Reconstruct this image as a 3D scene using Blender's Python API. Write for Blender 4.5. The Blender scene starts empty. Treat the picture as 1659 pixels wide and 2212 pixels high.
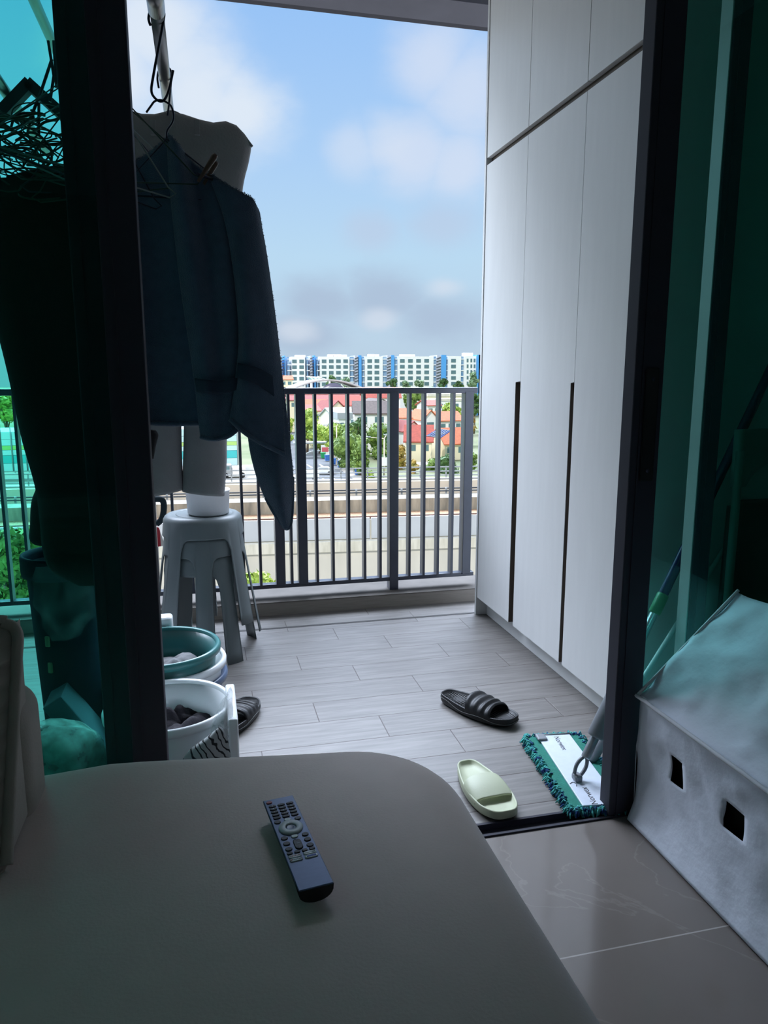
import bpy, bmesh, math, random
from math import pi, sin, cos, tan, atan, atan2, radians, sqrt
from mathutils import Vector, Matrix, Euler, noise as mnoise

S = bpy.context.scene
COL = S.collection
random.seed(7)

# ------------------------------------------------------------------ camera
FPX = 1603.0
PITCH = atan(292 / 1603.0)
YAW = atan(394.5 / 1629.0)
EYE = Vector((0, 0, 1.1))
cd = bpy.data.cameras.new('camera')
cd.sensor_fit = 'AUTO'; cd.sensor_width = 36.0
cd.lens = FPX * 36.0 / 2212.0
cd.clip_start = 0.02; cd.clip_end = 6000
cam = bpy.data.objects.new('camera', cd)
COL.objects.link(cam)
cam.location = EYE
cam.rotation_euler = (pi / 2 - PITCH, 0, -YAW)
S.camera = cam

FWD = Vector((sin(YAW) * cos(PITCH), cos(YAW) * cos(PITCH), -sin(PITCH)))
RGT = Vector((cos(YAW), -sin(YAW), 0))
UPV = RGT.cross(FWD)
def ray(px, py):
    return RGT * (px - 829.5) + UPV * (1106.0 - py) + FWD * FPX
def at(px, py, Y):          # survey point: direction of a measured point, met with the plane y = Y
    d = ray(px, py); return EYE + d * (Y / d.y)
def atz(px, py, z):         # ... met with the height z
    d = ray(px, py); return EYE + d * ((z - EYE.z) / d.z)
def lerp(a, b, t): return a + (b - a) * t

# ------------------------------------------------------------------ light
S.view_settings.view_transform = 'Standard'
S.view_settings.look = 'None'
S.view_settings.exposure = 0.0
S.view_settings.gamma = 1.0
S.view_settings.use_curve_mapping = False
SUN = 2.7
SKY = 1.0
FILL_RIGHT = 0.4     # unseen sky patch added on the right to feed the room's added window
FILL_BANK = 4.4      # invented bright sky left of the view, lights cabinet and balcony
FILL_BAND = 22.0      # invented fill light in the sky above the view, for sofa and floor
sd = bpy.data.lights.new('sun', 'SUN'); sd.energy = SUN; sd.angle = radians(0.6); sd.color = (1.0, 0.96, 0.88)
so = bpy.data.objects.new('sun', sd); COL.objects.link(so)
so.rotation_euler = Vector((0.42, 0.80, -0.78)).to_track_quat('-Z', 'Y').to_euler()

def lin(c):
    return tuple(((v / 255.0) / 12.92) if v <= 10 else (((v / 255.0) + 0.055) / 1.055) ** 2.4 for v in c)

def build_world():
    w = bpy.data.worlds.new('sky'); S.world = w; w.use_nodes = True
    nt = w.node_tree; nt.nodes.clear()
    N = nt.nodes.new; L = nt.links.new
    out = N('ShaderNodeOutputWorld'); bg = N('ShaderNodeBackground')
    L(bg.outputs[0], out.inputs[0]); bg.inputs[1].default_value = SKY
    tc = N('ShaderNodeTexCoord')
    nrm = N('ShaderNodeVectorMath'); nrm.operation = 'NORMALIZE'; L(tc.outputs['Generated'], nrm.inputs[0])
    sep = N('ShaderNodeSeparateXYZ'); L(nrm.outputs[0], sep.inputs[0])
    ramp = N('ShaderNodeValToRGB'); L(sep.outputs[2], ramp.inputs[0])
    e = ramp.color_ramp.elements
    e[0].position = 0.0; e[0].color = (*lin((186, 208, 226)), 1)
    e[1].position = 0.60; e[1].color = (*lin((120, 172, 240)), 1)
    for p, c in ((0.05, (188, 212, 232)), (0.15, (186, 218, 242)), (0.26, (172, 208, 246)), (0.42, (150, 194, 246))):
        el = e.new(p); el.color = (*lin(c), 1)
    n1 = N('ShaderNodeTexNoise'); n1.inputs['Scale'].default_value = 7.5; n1.inputs['Detail'].default_value = 7
    n1.inputs['Roughness'].default_value = 0.55
    mp = N('ShaderNodeMapping'); mp.inputs['Scale'].default_value = (1, 1, 1.7)
    L(nrm.outputs[0], mp.inputs[0]); L(mp.outputs[0], n1.inputs['Vector'])
    n2 = N('ShaderNodeTexNoise'); n2.inputs['Scale'].default_value = 17; n2.inputs['Detail'].default_value = 6
    L(mp.outputs[0], n2.inputs['Vector'])
    def math(op, a, b=None, cl=False):
        m = N('ShaderNodeMath'); m.operation = op; m.use_clamp = cl
        for i, v in enumerate((a, b)):
            if v is None: continue
            if hasattr(v, 'links'): L(v, m.inputs[i])
            else: m.inputs[i].default_value = v
        return m.outputs[0]
    nn = math('ADD', math('MULTIPLY', n1.outputs[0], 0.65), math('MULTIPLY', n2.outputs[0], 0.35))
    col = ramp.outputs[0]
    def cloud(col, dirs, tint, amount, amp=0.9, stretch=None):
        mask = None
        for (d, rad) in dirs:
            dv = N('ShaderNodeVectorMath'); dv.operation = 'DISTANCE'
            v = Vector(d).normalized()
            if stretch:
                mm = N('ShaderNodeVectorMath'); mm.operation = 'MULTIPLY'; mm.inputs[1].default_value = (1, 1, stretch)
                L(nrm.outputs[0], mm.inputs[0]); L(mm.outputs[0], dv.inputs[0])
                v = Vector((v.x, v.y, v.z * stretch))
            else:
                L(nrm.outputs[0], dv.inputs[0])
            dv.inputs[1].default_value = v
            q = math('SUBTRACT', 1.0, math('DIVIDE', dv.outputs['Value'], rad))
            mask = q if mask is None else math('MAXIMUM', mask, q)
        s = math('ADD', mask, math('MULTIPLY', math('SUBTRACT', nn, 0.5), amp * 2.2))
        mr = N('ShaderNodeMapRange'); mr.interpolation_type = 'SMOOTHERSTEP'
        L(s, mr.inputs[0]); mr.inputs[1].default_value = 0.0; mr.inputs[2].default_value = 0.95
        mr.inputs[3].default_value = 0; mr.inputs[4].default_value = amount
        mx = N('ShaderNodeMixRGB'); L(mr.outputs[0], mx.inputs[0]); L(col, mx.inputs[1]); mx.inputs[2].default_value = (*tint, 1)
        return mx.outputs[0]
    R = lambda x, y: ray(x, y)
    col = cloud(col, [(R(420, 190), .115), (R(330, 60), .10), (R(520, 240), .09), (R(250, 150), .10)], lin((230, 238, 247)), 0.85, 0.5)
    col = cloud(col, [(R(930, 120), .08), (R(1010, 200), .085), (R(900, 330), .075), (R(990, 360), .07)], lin((216, 226, 244)), 0.75, 0.45)
    col = cloud(col, [(R(760, 320), .05), (R(830, 300), .05)], lin((214, 226, 244)), 0.6, 0.45)
    col = cloud(col, [(R(960, 480), .075), (R(800, 500), .06)], lin((190, 204, 228)), 0.55, 0.5, 1.6)
    col = cloud(col, [(R(690, 650), .09), (R(830, 640), .10), (R(950, 690), .10), (R(650, 720), .09)], lin((172, 190, 214)), 0.8, 0.5, 1.8)
    col = cloud(col, [(R(640, 715), .045), (R(820, 690), .04), (R(960, 620), .04)], lin((214, 224, 238)), 0.7, 0.5, 1.8)
    # unseen fill patches added to the sky left of the view and overhead
    col = cloud(col, [((-1.0, 0.55, 0.35), .62), ((-0.75, 0.65, 0.75), .55), ((-0.2, 0.75, 1.1), .5)], (FILL_BANK * .9, FILL_BANK * 1.0, FILL_BANK * 1.12), 0.95, 0.5)
    col = cloud(col, [((1.0, -0.5, 0.35), .75)], (FILL_RIGHT, FILL_RIGHT * 1.0, FILL_RIGHT * 1.02), 0.95, 0.4)  # out-of-view patch added as fill for the side window
    # added fill band above the view, between about 35 and 60 degrees of height
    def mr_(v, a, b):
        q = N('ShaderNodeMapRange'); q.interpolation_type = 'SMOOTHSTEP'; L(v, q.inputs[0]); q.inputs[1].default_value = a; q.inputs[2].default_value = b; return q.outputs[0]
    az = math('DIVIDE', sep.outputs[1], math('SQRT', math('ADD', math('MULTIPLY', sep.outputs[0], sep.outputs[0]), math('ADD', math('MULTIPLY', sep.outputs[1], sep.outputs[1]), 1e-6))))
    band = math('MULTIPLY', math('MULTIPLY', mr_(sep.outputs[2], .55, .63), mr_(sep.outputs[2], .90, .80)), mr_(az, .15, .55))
    bm2 = N('ShaderNodeMixRGB'); L(band, bm2.inputs[0]); L(col, bm2.inputs[1]); bm2.inputs[2].default_value = (FILL_BAND * .85, FILL_BAND * .97, FILL_BAND * 1.18, 1)
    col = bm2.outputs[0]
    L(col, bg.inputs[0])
build_world()

# ------------------------------------------------------------------ materials
MATS = {}
def pm(name, c, rough=0.6, metal=0.0, var=0.06, vscale=8.0, bump=0.0, bscale=60.0, stretch=(1, 1, 1), c2=None,
       spec=0.5, sheen=0.0, trans=0.0, alpha=1.0, coat=0.0, contrast=(0.3, 0.7), emit=None, subs=0.0):
    if name in MATS: return MATS[name]
    m = bpy.data.materials.new(name); m.use_nodes = True
    nt = m.node_tree; b = nt.nodes['Principled BSDF']
    N = nt.nodes.new; L = nt.links.new
    base = lin(c)
    tc = N('ShaderNodeTexCoord'); mp = N('ShaderNodeMapping'); mp.inputs['Scale'].default_value = stretch
    L(tc.outputs['Object'], mp.inputs[0])
    n = N('ShaderNodeTexNoise'); n.inputs['Scale'].default_value = vscale; n.inputs['Detail'].default_value = 5
    L(mp.outputs[0], n.inputs['Vector'])
    r = N('ShaderNodeValToRGB'); L(n.outputs[0], r.inputs[0])
    r.color_ramp.elements[0].position = contrast[0]; r.color_ramp.elements[1].position = contrast[1]
    if c2 is None:
        lo = tuple(v * (1 - var) for v in base); hi = tuple(min(1, v * (1 + var)) for v in base)
    else:
        lo = base; hi = lin(c2)
    r.color_ramp.elements[0].color = (*lo, 1); r.color_ramp.elements[1].color = (*hi, 1)
    L(r.outputs[0], b.inputs['Base Color'])
    b.inputs['Roughness'].default_value = rough; b.inputs['Metallic'].default_value = metal
    b.inputs['Specular IOR Level'].default_value = spec
    b.inputs['Sheen Weight'].default_value = sheen
    b.inputs['Transmission Weight'].default_value = trans
    b.inputs['Alpha'].default_value = alpha
    b.inputs['Coat Weight'].default_value = coat
    if subs: b.inputs['Subsurface Weight'].default_value = subs; b.inputs['Subsurface Radius'].default_value = (0.02, 0.02, 0.02)
    if bump:
        nb = N('ShaderNodeTexNoise'); nb.inputs['Scale'].default_value = bscale; nb.inputs['Detail'].default_value = 4
        L(mp.outputs[0], nb.inputs['Vector'])
        bp = N('ShaderNodeBump'); bp.inputs['Strength'].default_value = bump; bp.inputs['Distance'].default_value = 0.01
        L(nb.outputs[0], bp.inputs['Height']); L(bp.outputs[0], b.inputs['Normal'])
    MATS[name] = m
    return m

def glass_mat(name, tint, refl=0.06):
    m = bpy.data.materials.new(name); m.use_nodes = True
    nt = m.node_tree; nt.nodes.clear(); N = nt.nodes.new; L = nt.links.new
    out = N('ShaderNodeOutputMaterial'); t = N('ShaderNodeBsdfTransparent'); g = N('ShaderNodeBsdfGlossy')
    t.inputs[0].default_value = (*[sqrt(v) for v in tint], 1)
    g.inputs['Roughness'].default_value = 0.01; g.inputs[0].default_value = (0.8, 0.95, 0.9, 1)
    f = N('ShaderNodeFresnel'); f.inputs[0].default_value = 1.4
    mu = N('ShaderNodeMath'); mu.operation = 'MULTIPLY'; mu.inputs[1].default_value = 0.6; L(f.outputs[0], mu.inputs[0])
    mx = N('ShaderNodeMixShader'); L(mu.outputs[0], mx.inputs[0]); L(t.outputs[0], mx.inputs[1]); L(g.outputs[0], mx.inputs[2])
    L(mx.outputs[0], out.inputs[0])
    MATS[name] = m
    return m

def film_mat(name, c, a, rough=0.25):
    m = bpy.data.materials.new(name); m.use_nodes = True
    nt = m.node_tree; b = nt.nodes['Principled BSDF']; N = nt.nodes.new; L = nt.links.new
    tc = N('ShaderNodeTexCoord'); n = N('ShaderNodeTexNoise'); n.inputs['Scale'].default_value = 18; n.inputs['Detail'].default_value = 6
    L(tc.outputs['Object'], n.inputs['Vector'])
    r = N('ShaderNodeMapRange'); L(n.outputs[0], r.inputs[0]); r.inputs[1].default_value = .35; r.inputs[2].default_value = .7
    r.inputs[3].default_value = a * 0.4; r.inputs[4].default_value = min(1, a * 1.7)
    L(r.outputs[0], b.inputs['Alpha']); b.inputs['Base Color'].default_value = (*lin(c), 1); b.inputs['Roughness'].default_value = rough
    bp = N('ShaderNodeBump'); bp.inputs['Strength'].default_value = 0.6; L(n.outputs[0], bp.inputs['Height']); L(bp.outputs[0], b.inputs['Normal'])
    MATS[name] = m
    return m

def plank_mat():
    m = bpy.data.materials.new('wood_look_tile'); m.use_nodes = True
    nt = m.node_tree; b = nt.nodes['Principled BSDF']; N = nt.nodes.new; L = nt.links.new
    def math(op, a, b_=None):
        q = N('ShaderNodeMath'); q.operation = op
        for i, v in enumerate((a, b_)):
            if v is None: continue
            if hasattr(v, 'links'): L(v, q.inputs[i])
            else: q.inputs[i].default_value = v
        return q.outputs[0]
    g = N('ShaderNodeNewGeometry'); sp = N('ShaderNodeSeparateXYZ'); L(g.outputs['Position'], sp.inputs[0])
    PW, PL = 0.1485, 0.592
    v = math('DIVIDE', math('SUBTRACT', 3.1195, sp.outputs[1]), PW)
    row = math('FLOOR', v); fv = math('SUBTRACT', v, row)
    u = math('DIVIDE', math('SUBTRACT', math('SUBTRACT', sp.outputs[0], 0.521), math('MULTIPLY', row, 0.1975)), PL)
    cu = math('FLOOR', u); fu = math('SUBTRACT', u, cu)
    ev = math('MULTIPLY', math('SUBTRACT', 0.5, math('ABSOLUTE', math('SUBTRACT', fv, 0.5))), PW)
    eu = math('MULTIPLY', math('SUBTRACT', 0.5, math('ABSOLUTE', math('SUBTRACT', fu, 0.5))), PL)
    d = math('MINIMUM', ev, eu)
    mr = N('ShaderNodeMapRange'); L(d, mr.inputs[0]); mr.inputs[1].default_value = 0.0009; mr.inputs[2].default_value = 0.0019
    cmb = N('ShaderNodeCombineXYZ'); L(row, cmb.inputs[0]); L(cu, cmb.inputs[1])
    wn = N('ShaderNodeTexWhiteNoise'); L(cmb.outputs[0], wn.inputs['Vector'])
    off = N('ShaderNodeVectorMath'); off.operation = 'MULTIPLY_ADD'
    L(wn.outputs['Color'], off.inputs[0]); off.inputs[1].default_value = (5, 5, 5); L(g.outputs['Position'], off.inputs[2])
    mp = N('ShaderNodeMapping'); mp.inputs['Scale'].default_value = (5, 70, 20); L(off.outputs[0], mp.inputs[0])
    n = N('ShaderNodeTexNoise'); n.inputs['Scale'].default_value = 1.0; n.inputs['Detail'].default_value = 6; n.inputs['Distortion'].default_value = .6
    L(mp.outputs[0], n.inputs['Vector'])
    r = N('ShaderNodeValToRGB'); L(n.outputs[0], r.inputs[0])
    r.color_ramp.elements[0].position = .3; r.color_ramp.elements[1].position = .75
    r.color_ramp.elements[0].color = (*lin((102, 97, 94)), 1); r.color_ramp.elements[1].color = (*lin((130, 126, 122)), 1)
    br = N('ShaderNodeMixRGB'); br.blend_type = 'MULTIPLY'; br.inputs[0].default_value = 0.14; L(r.outputs[0], br.inputs[1]); L(wn.outputs['Value'], br.inputs[2])
    mx = N('ShaderNodeMixRGB'); L(mr.outputs[0], mx.inputs[0]); mx.inputs[1].default_value = (*lin((62, 48, 42)), 1); L(br.outputs[0], mx.inputs[2])
    L(mx.outputs[0], b.inputs['Base Color'])
    b.inputs['Roughness'].default_value = 0.42
    hh = math('ADD', math('MULTIPLY', n.outputs[0], 0.12), mr.outputs[0])
    bp = N('ShaderNodeBump'); bp.inputs['Strength'].default_value = 0.35; bp.inputs['Distance'].default_value = 0.003
    L(hh, bp.inputs['Height']); L(bp.outputs[0], b.inputs['Normal'])
    return m

def marble_mat():
    m = bpy.data.materials.new('marble_tile'); m.use_nodes = True
    nt = m.node_tree; b = nt.nodes['Principled BSDF']; N = nt.nodes.new; L = nt.links.new
    g = N('ShaderNodeNewGeometry')
    n = N('ShaderNodeTexNoise'); n.inputs['Scale'].default_value = 2.2; n.inputs['Detail'].default_value = 8; L(g.outputs['Position'], n.inputs['Vector'])
    r = N('ShaderNodeValToRGB'); L(n.outputs[0], r.inputs[0])
    r.color_ramp.elements[0].color = (*lin((108, 101, 97)), 1); r.color_ramp.elements[1].color = (*lin((132, 125, 119)), 1)
    v = N('ShaderNodeTexNoise'); v.inputs['Scale'].default_value = 1.4; v.inputs['Detail'].default_value = 6; v.inputs['Distortion'].default_value = 1.8
    L(g.outputs['Position'], v.inputs['Vector'])
    vm = N('ShaderNodeMath'); vm.operation = 'SUBTRACT'; vm.inputs[1].default_value = .5; L(v.outputs[0], vm.inputs[0])
    va = N('ShaderNodeMath'); va.operation = 'ABSOLUTE'; L(vm.outputs[0], va.inputs[0])
    vr = N('ShaderNodeMapRange'); L(va.outputs[0], vr.inputs[0]); vr.inputs[1].default_value = 0; vr.inputs[2].default_value = .006
    vr.inputs[3].default_value = .16; vr.inputs[4].default_value = 0
    mx = N('ShaderNodeMixRGB'); L(vr.outputs[0], mx.inputs[0]); L(r.outputs[0], mx.inputs[1]); mx.inputs[2].default_value = (*lin((176, 170, 164)), 1)
    br = N('ShaderNodeTexBrick'); br.offset = 0
    for k, val in (('Scale', 1.0), ('Mortar Size', 0.0016), ('Brick Width', 1.2), ('Row Height', 0.6), ('Mortar Smooth', 0.0)):
        br.inputs[k].default_value = val
    mp = N('ShaderNodeMapping'); mp.inputs['Location'].default_value = (-0.2, 0.066, 0); L(g.outputs['Position'], mp.inputs[0]); L(mp.outputs[0], br.inputs['Vector'])
    m2 = N('ShaderNodeMixRGB'); L(br.outputs['Fac'], m2.inputs[0]); L(mx.outputs[0], m2.inputs[1]); m2.inputs[2].default_value = (*lin((172, 166, 160)), 1)
    L(m2.outputs[0], b.inputs['Base Color']); b.inputs['Roughness'].default_value = 0.12
    return m

# ------------------------------------------------------------------ helpers
ROOTM = {}
def box(bm, x0, x1, y0, y1, z0, z1, M=None):
    vs = [bm.verts.new((x, y, z)) for z in (z0, z1) for y in (y0, y1) for x in (x0, x1)]
    for f in ((0, 2, 3, 1), (4, 5, 7, 6), (0, 1, 5, 4), (2, 6, 7, 3), (0, 4, 6, 2), (1, 3, 7, 5)):
        bm.faces.new([vs[i] for i in f])
    if M is not None:
        for v in vs: v.co = M @ v.co
    return vs
def rbox(bm, x0, x1, y0, y1, z0, z1, r=0.005, seg=2, M=None):
    b2 = bmesh.new(); box(b2, x0, x1, y0, y1, z0, z1)
    bmesh.ops.bevel(b2, geom=b2.edges[:], offset=r, segments=seg, affect='EDGES', profile=0.5)
    merge(bm, b2, M)
def merge(bm, b2, M=None):
    b2.verts.index_update(); vv = []
    for v in b2.verts: vv.append(bm.verts.new(M @ v.co if M is not None else v.co))
    for f in b2.faces:
        try:
            nf = bm.faces.new([vv[v.index] for v in f.verts]); nf.smooth = f.smooth
        except ValueError: pass
    b2.free()
def tube(bm, pts, r, seg=8, closed=False, cap=True):
    pts = [Vector(p) for p in pts]; n = len(pts)
    rs = r if isinstance(r, (list, tuple)) else [r] * n
    rings = []; prev = None
    for i, p in enumerate(pts):
        if closed: t = (pts[(i + 1) % n] - pts[i - 1])
        else: t = pts[min(i + 1, n - 1)] - pts[max(i - 1, 0)]
        if t.length < 1e-9: t = Vector((0, 0, 1))
        t.normalize()
        if prev is None:
            a = Vector((0, 0, 1)) if abs(t.z) < .9 else Vector((1, 0, 0))
            u = t.cross(a).normalized()
        else:
            u = (prev - t * prev.dot(t))
            u = u.normalized() if u.length > 1e-6 else t.orthogonal().normalized()
        prev = u; w = t.cross(u)
        rings.append([bm.verts.new(p + (u * cos(2 * pi * k / seg) + w * sin(2 * pi * k / seg)) * rs[i]) for k in range(seg)])
    for i in range(n if closed else n - 1):
        a, b = rings[i], rings[(i + 1) % n]
        for k in range(seg):
            f = bm.faces.new((a[k], a[(k + 1) % seg], b[(k + 1) % seg], b[k])); f.smooth = True
    if cap and not closed:
        bm.faces.new(rings[0][::-1]); bm.faces.new(rings[-1])
def lathe(bm, prof, seg=48, M=None, sx=1, sy=1):
    rings = []
    for (r, z) in prof:
        if r < 1e-6: rings.append([bm.verts.new((0, 0, z))])
        else: rings.append([bm.verts.new((r * cos(2 * pi * k / seg) * sx, r * sin(2 * pi * k / seg) * sy, z)) for k in range(seg)])
    for a, b in zip(rings[:-1], rings[1:]):
        for k in range(seg):
            k2 = (k + 1) % seg
            if len(a) == 1 and len(b) == 1: continue
            if len(a) == 1: f = bm.faces.new((a[0], b[k], b[k2]))
            elif len(b) == 1: f = bm.faces.new((a[k], b[0], a[k2]))
            else: f = bm.faces.new((a[k], b[k], b[k2], a[k2]))
            f.smooth = True
    if M is not None:
        for ring in rings:
            for v in ring: v.co = M @ v.co
def grid(bm, rows, smooth=True, wrap=False):
    vv = [[bm.verts.new(p) for p in r] for r in rows]
    for a, b in zip(vv[:-1], vv[1:]):
        m = len(a)
        for k in range(m if wrap else m - 1):
            f = bm.faces.new((a[k], a[(k + 1) % m], b[(k + 1) % m], b[k])); f.smooth = smooth
    return vv
def cr(p0, p1, p2, p3, t):
    return 0.5 * ((2 * p1) + (p2 - p0) * t + (2 * p0 - 5 * p1 + 4 * p2 - p3) * t * t + (3 * p1 - p0 - 3 * p2 + p3) * t ** 3)
def smooth_line(pts, n, closed=False):
    pts = [Vector(p) for p in pts]; out = []; m = len(pts)
    for i in range(m if closed else m - 1):
        g = (lambda j: pts[j % m]) if closed else (lambda j: pts[min(max(j, 0), m - 1)])
        for k in range(n):
            out.append(cr(g(i - 1), g(i), g(i + 1), g(i + 2), k / n))
    if not closed: out.append(pts[-1])
    return out
def smooth_grid(rows, n=6, m=6):
    rr = [smooth_line(r, m) for r in rows]
    cols = [smooth_line([r[k] for r in rr], n) for k in range(len(rr[0]))]
    return [[c[i] for c in cols] for i in range(len(cols[0]))]
def bm_():
    return bmesh.new()
def obj(name, bm, mat, parent=None, smooth=None, local=False, mods=(), base=True):
    bmesh.ops.recalc_face_normals(bm, faces=bm.faces[:])
    me = bpy.data.meshes.new(name)
    if smooth is not None:
        for f in bm.faces: f.smooth = smooth
    if parent is not None:
        top = parent
        while top.parent is not None: top = top.parent
        if not local: bm.transform(ROOTM[top.name].inverted())
        off = Vector((0, 0, 0))
    else:
        xs = [v.co for v in bm.verts]
        lo = Vector([min(c[i] for c in xs) for i in range(3)]); hi = Vector([max(c[i] for c in xs) for i in range(3)])
        off = Vector(((lo.x + hi.x) / 2, (lo.y + hi.y) / 2, lo.z)) if base else Vector((0, 0, 0))
        bm.transform(Matrix.Translation(-off))
    bm.to_mesh(me); bm.free()
    o = bpy.data.objects.new(name, me); COL.objects.link(o)
    if mat is not None: me.materials.append(mat)
    if parent is not None: o.parent = parent
    else:
        o.location = off; ROOTM[o.name] = Matrix.Translation(off)
    for md in mods:
        k = o.modifiers.new(md[0].lower(), md[0])
        for a, v in md[1].items(): setattr(k, a, v)
    return o
def thing(name, label, cat, loc=(0, 0, 0), rot=(0, 0, 0), group=None):
    o = bpy.data.objects.new(name, None); COL.objects.link(o)
    o.location = loc; o.rotation_euler = rot; o.empty_display_size = 0.1
    o['label'] = label; o['category'] = cat
    if group: o['group'] = group
    ROOTM[o.name] = Matrix.Translation(Vector(loc)) @ Euler(rot).to_matrix().to_4x4()
    return o
def tag(o, label, cat, group=None, kind=None):
    o['label'] = label; o['category'] = cat
    if group: o['group'] = group
    if kind: o['kind'] = kind
    return o
def struct(name, bm, mat, parent=None, **k):
    o = obj(name, bm, mat, parent, **k)
    if parent is None: o['kind'] = 'structure'
    return o
def sroot(name, loc=(0, 0, 0)):
    o = bpy.data.objects.new(name, None); COL.objects.link(o); o.location = loc; o['kind'] = 'structure'
    ROOTM[o.name] = Matrix.Translation(Vector(loc)); return o
def dup(root, loc, rot, label, group=None):
    r = root.copy(); COL.objects.link(r); r.location = loc; r.rotation_euler = rot; r['label'] = label
    if group: r['group'] = group
    for ch in list(root.children):
        c = ch.copy(); COL.objects.link(c); c.parent = r
        for g in list(ch.children):
            d = g.copy(); COL.objects.link(d); d.parent = c
    return r
def text_bm(body, size, M, depth=0.0003):
    c = bpy.data.curves.new('lettering', 'FONT'); c.body = body; c.size = size; c.extrude = depth
    c.align_x = 'CENTER'; c.align_y = 'CENTER'
    o = bpy.data.objects.new('lettering', c)
    COL.objects.link(o)
    dg = bpy.context.evaluated_depsgraph_get()
    me = bpy.data.meshes.new_from_object(o.evaluated_get(dg))
    bm = bmesh.new(); bm.from_mesh(me); bm.transform(M)
    bpy.data.objects.remove(o); bpy.data.curves.remove(c); bpy.data.meshes.remove(me)
    return bm
def bar(bm, a, b, w, h, up=Vector((0, 0, 1))):      # rectangular bar between two points
    a = Vector(a); b = Vector(b); t = (b - a).normalized()
    s = t.cross(up).normalized(); u = s.cross(t)
    vs = [bm.verts.new(p + s * (sx * w / 2) + u * (sz * h / 2)) for p in (a, b) for sx, sz in ((-1, -1), (1, -1), (1, 1), (-1, 1))]
    for f in ((0, 1, 2, 3), (7, 6, 5, 4), (0, 4, 5, 1), (1, 5, 6, 2), (2, 6, 7, 3), (3, 7, 4, 0)):
        bm.faces.new([vs[i] for i in f])
SOLID = lambda t, off=0: ('SOLIDIFY', {'thickness': t, 'offset': off})
SUB = lambda n=2: ('SUBSURF', {'levels': n, 'render_levels': n})

# ------------------------------------------------------------------ materials used
M = {}
M['plank'] = plank_mat(); M['marble'] = marble_mat()
M['wall'] = pm('wall_paint', (168, 162, 156), .7, var=.02)
M['wallgrey'] = pm('grey_wall_paint', (150, 152, 155), .7, var=.03)
M['ceil'] = pm('ceiling_paint', (222, 222, 224), .8, var=.02)
M['alu'] = pm('dark_powder_coat', (58, 58, 68), .65, var=.05, spec=.25)
M['alulit'] = pm('skylit_frame_side', (150, 152, 152), .4, var=.03)  # stile side as lit by the sky, paler than the frame
M['glass'] = glass_mat('green_tinted_glass', (.42, .93, .84))
M['gasket'] = pm('pale_glass_edge_seal', (150, 190, 180), .4)
M['rail'] = pm('navy_grey_rail_paint', (50, 55, 70), .3, var=.12, vscale=30, spec=.8)
M['cab'] = pm('pale_grey_laminate', (208, 208, 207), .42, var=.022, vscale=3.0, stretch=(10, 10, 1.6), bump=.03, bscale=5, spec=.4)
M['slot'] = pm('dark_brown_recess', (70, 58, 48), .5, var=.2)
M['sofa'] = pm('taupe_suede', (200, 180, 170), .60, var=.03, vscale=20, bump=.08, bscale=240, sheen=.5, spec=.45)
M['sofa2'] = pm('warm_taupe_suede', (172, 162, 152), .85, var=.04, vscale=20, bump=.10, bscale=240, sheen=.25, spec=.2)
M['navy'] = pm('slate_blue_terry', (92, 110, 134), .95, var=.10, vscale=40, bump=.55, bscale=380, sheen=.35, spec=.1)
M['navyband'] = pm('slate_blue_woven_band', (50, 66, 86), .8, var=.05, vscale=60, stretch=(1, 1, 6), bump=.3, bscale=120)
M['beige'] = pm('grey_beige_twill', (158, 156, 156), .8, var=.06, vscale=14, bump=.15, bscale=160)
M['black'] = pm('black_cloth', (14, 15, 18), .9, var=.2, vscale=10, bump=.2, bscale=120)
M['steel'] = pm('stainless_steel', (150, 150, 150), .35, metal=1.0, var=.05)
M['wire'] = pm('dark_wire', (60, 62, 78), .35, metal=.6)
M['wiregreen'] = pm('green_coated_wire', (38, 72, 62), .45)
M['wirepale'] = pm('pale_coated_wire', (128, 142, 140), .4)
M['brown'] = pm('brown_peg_plastic', (92, 66, 52), .45, var=.1)
M['stool'] = pm('grey_green_plastic', (108, 116, 118), .42, var=.03, spec=.4)
M['bowl'] = pm('white_translucent_plastic', (238, 236, 238), .35, var=.02, subs=.15)
M['basinw'] = pm('white_plastic', (238, 242, 244), .3, var=.02)
M['teal'] = pm('teal_plastic', (58, 118, 118), .3, var=.03)
M['bluegrey'] = pm('blue_grey_plastic', (86, 104, 134), .3, var=.03)
M['greycloth'] = pm('grey_cloth', (112, 112, 114), .9, var=.1, bump=.3, bscale=90)
M['purple'] = pm('dark_purple_cloth', (30, 26, 34), .9, var=.2, bump=.3, bscale=90)
M['film'] = film_mat('clear_plastic_film', (235, 240, 240), .30)
M['film2'] = film_mat('thin_clear_film', (215, 225, 225), .08)
M['eva'] = pm('black_foam', (22, 23, 26), .5, var=.1, bump=.08, bscale=90, spec=.4)
M['evaline'] = pm('grey_foam_line', (92, 94, 92), .5)
M['sage'] = pm('sage_green_foam', (196, 202, 172), .5, var=.02, bump=.05, bscale=120)
M['mopteal'] = pm('teal_microfibre', (44, 128, 112), .95, var=.12, vscale=60, bump=.5, bscale=220)
M['fringe'] = pm('blue_green_fringe', (24, 62, 120), .95, c2=(72, 168, 160), vscale=46, contrast=(.42, .52), bump=.5, bscale=200)
M['mopplate'] = pm('white_board', (216, 224, 238), .35, var=.03, vscale=60)
M['moptube'] = pm('satin_aluminium_tube', (180, 186, 192), .32, metal=.7)
M['mopgrey'] = pm('grey_hard_plastic', (128, 132, 138), .4, var=.02)
M['mopgreen'] = pm('green_collar_plastic', (28, 118, 72), .4)
M['mopblue'] = pm('navy_tube_plastic', (26, 38, 84), .22)
M['ink'] = pm('dark_print', (46, 52, 58), .6)
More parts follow.
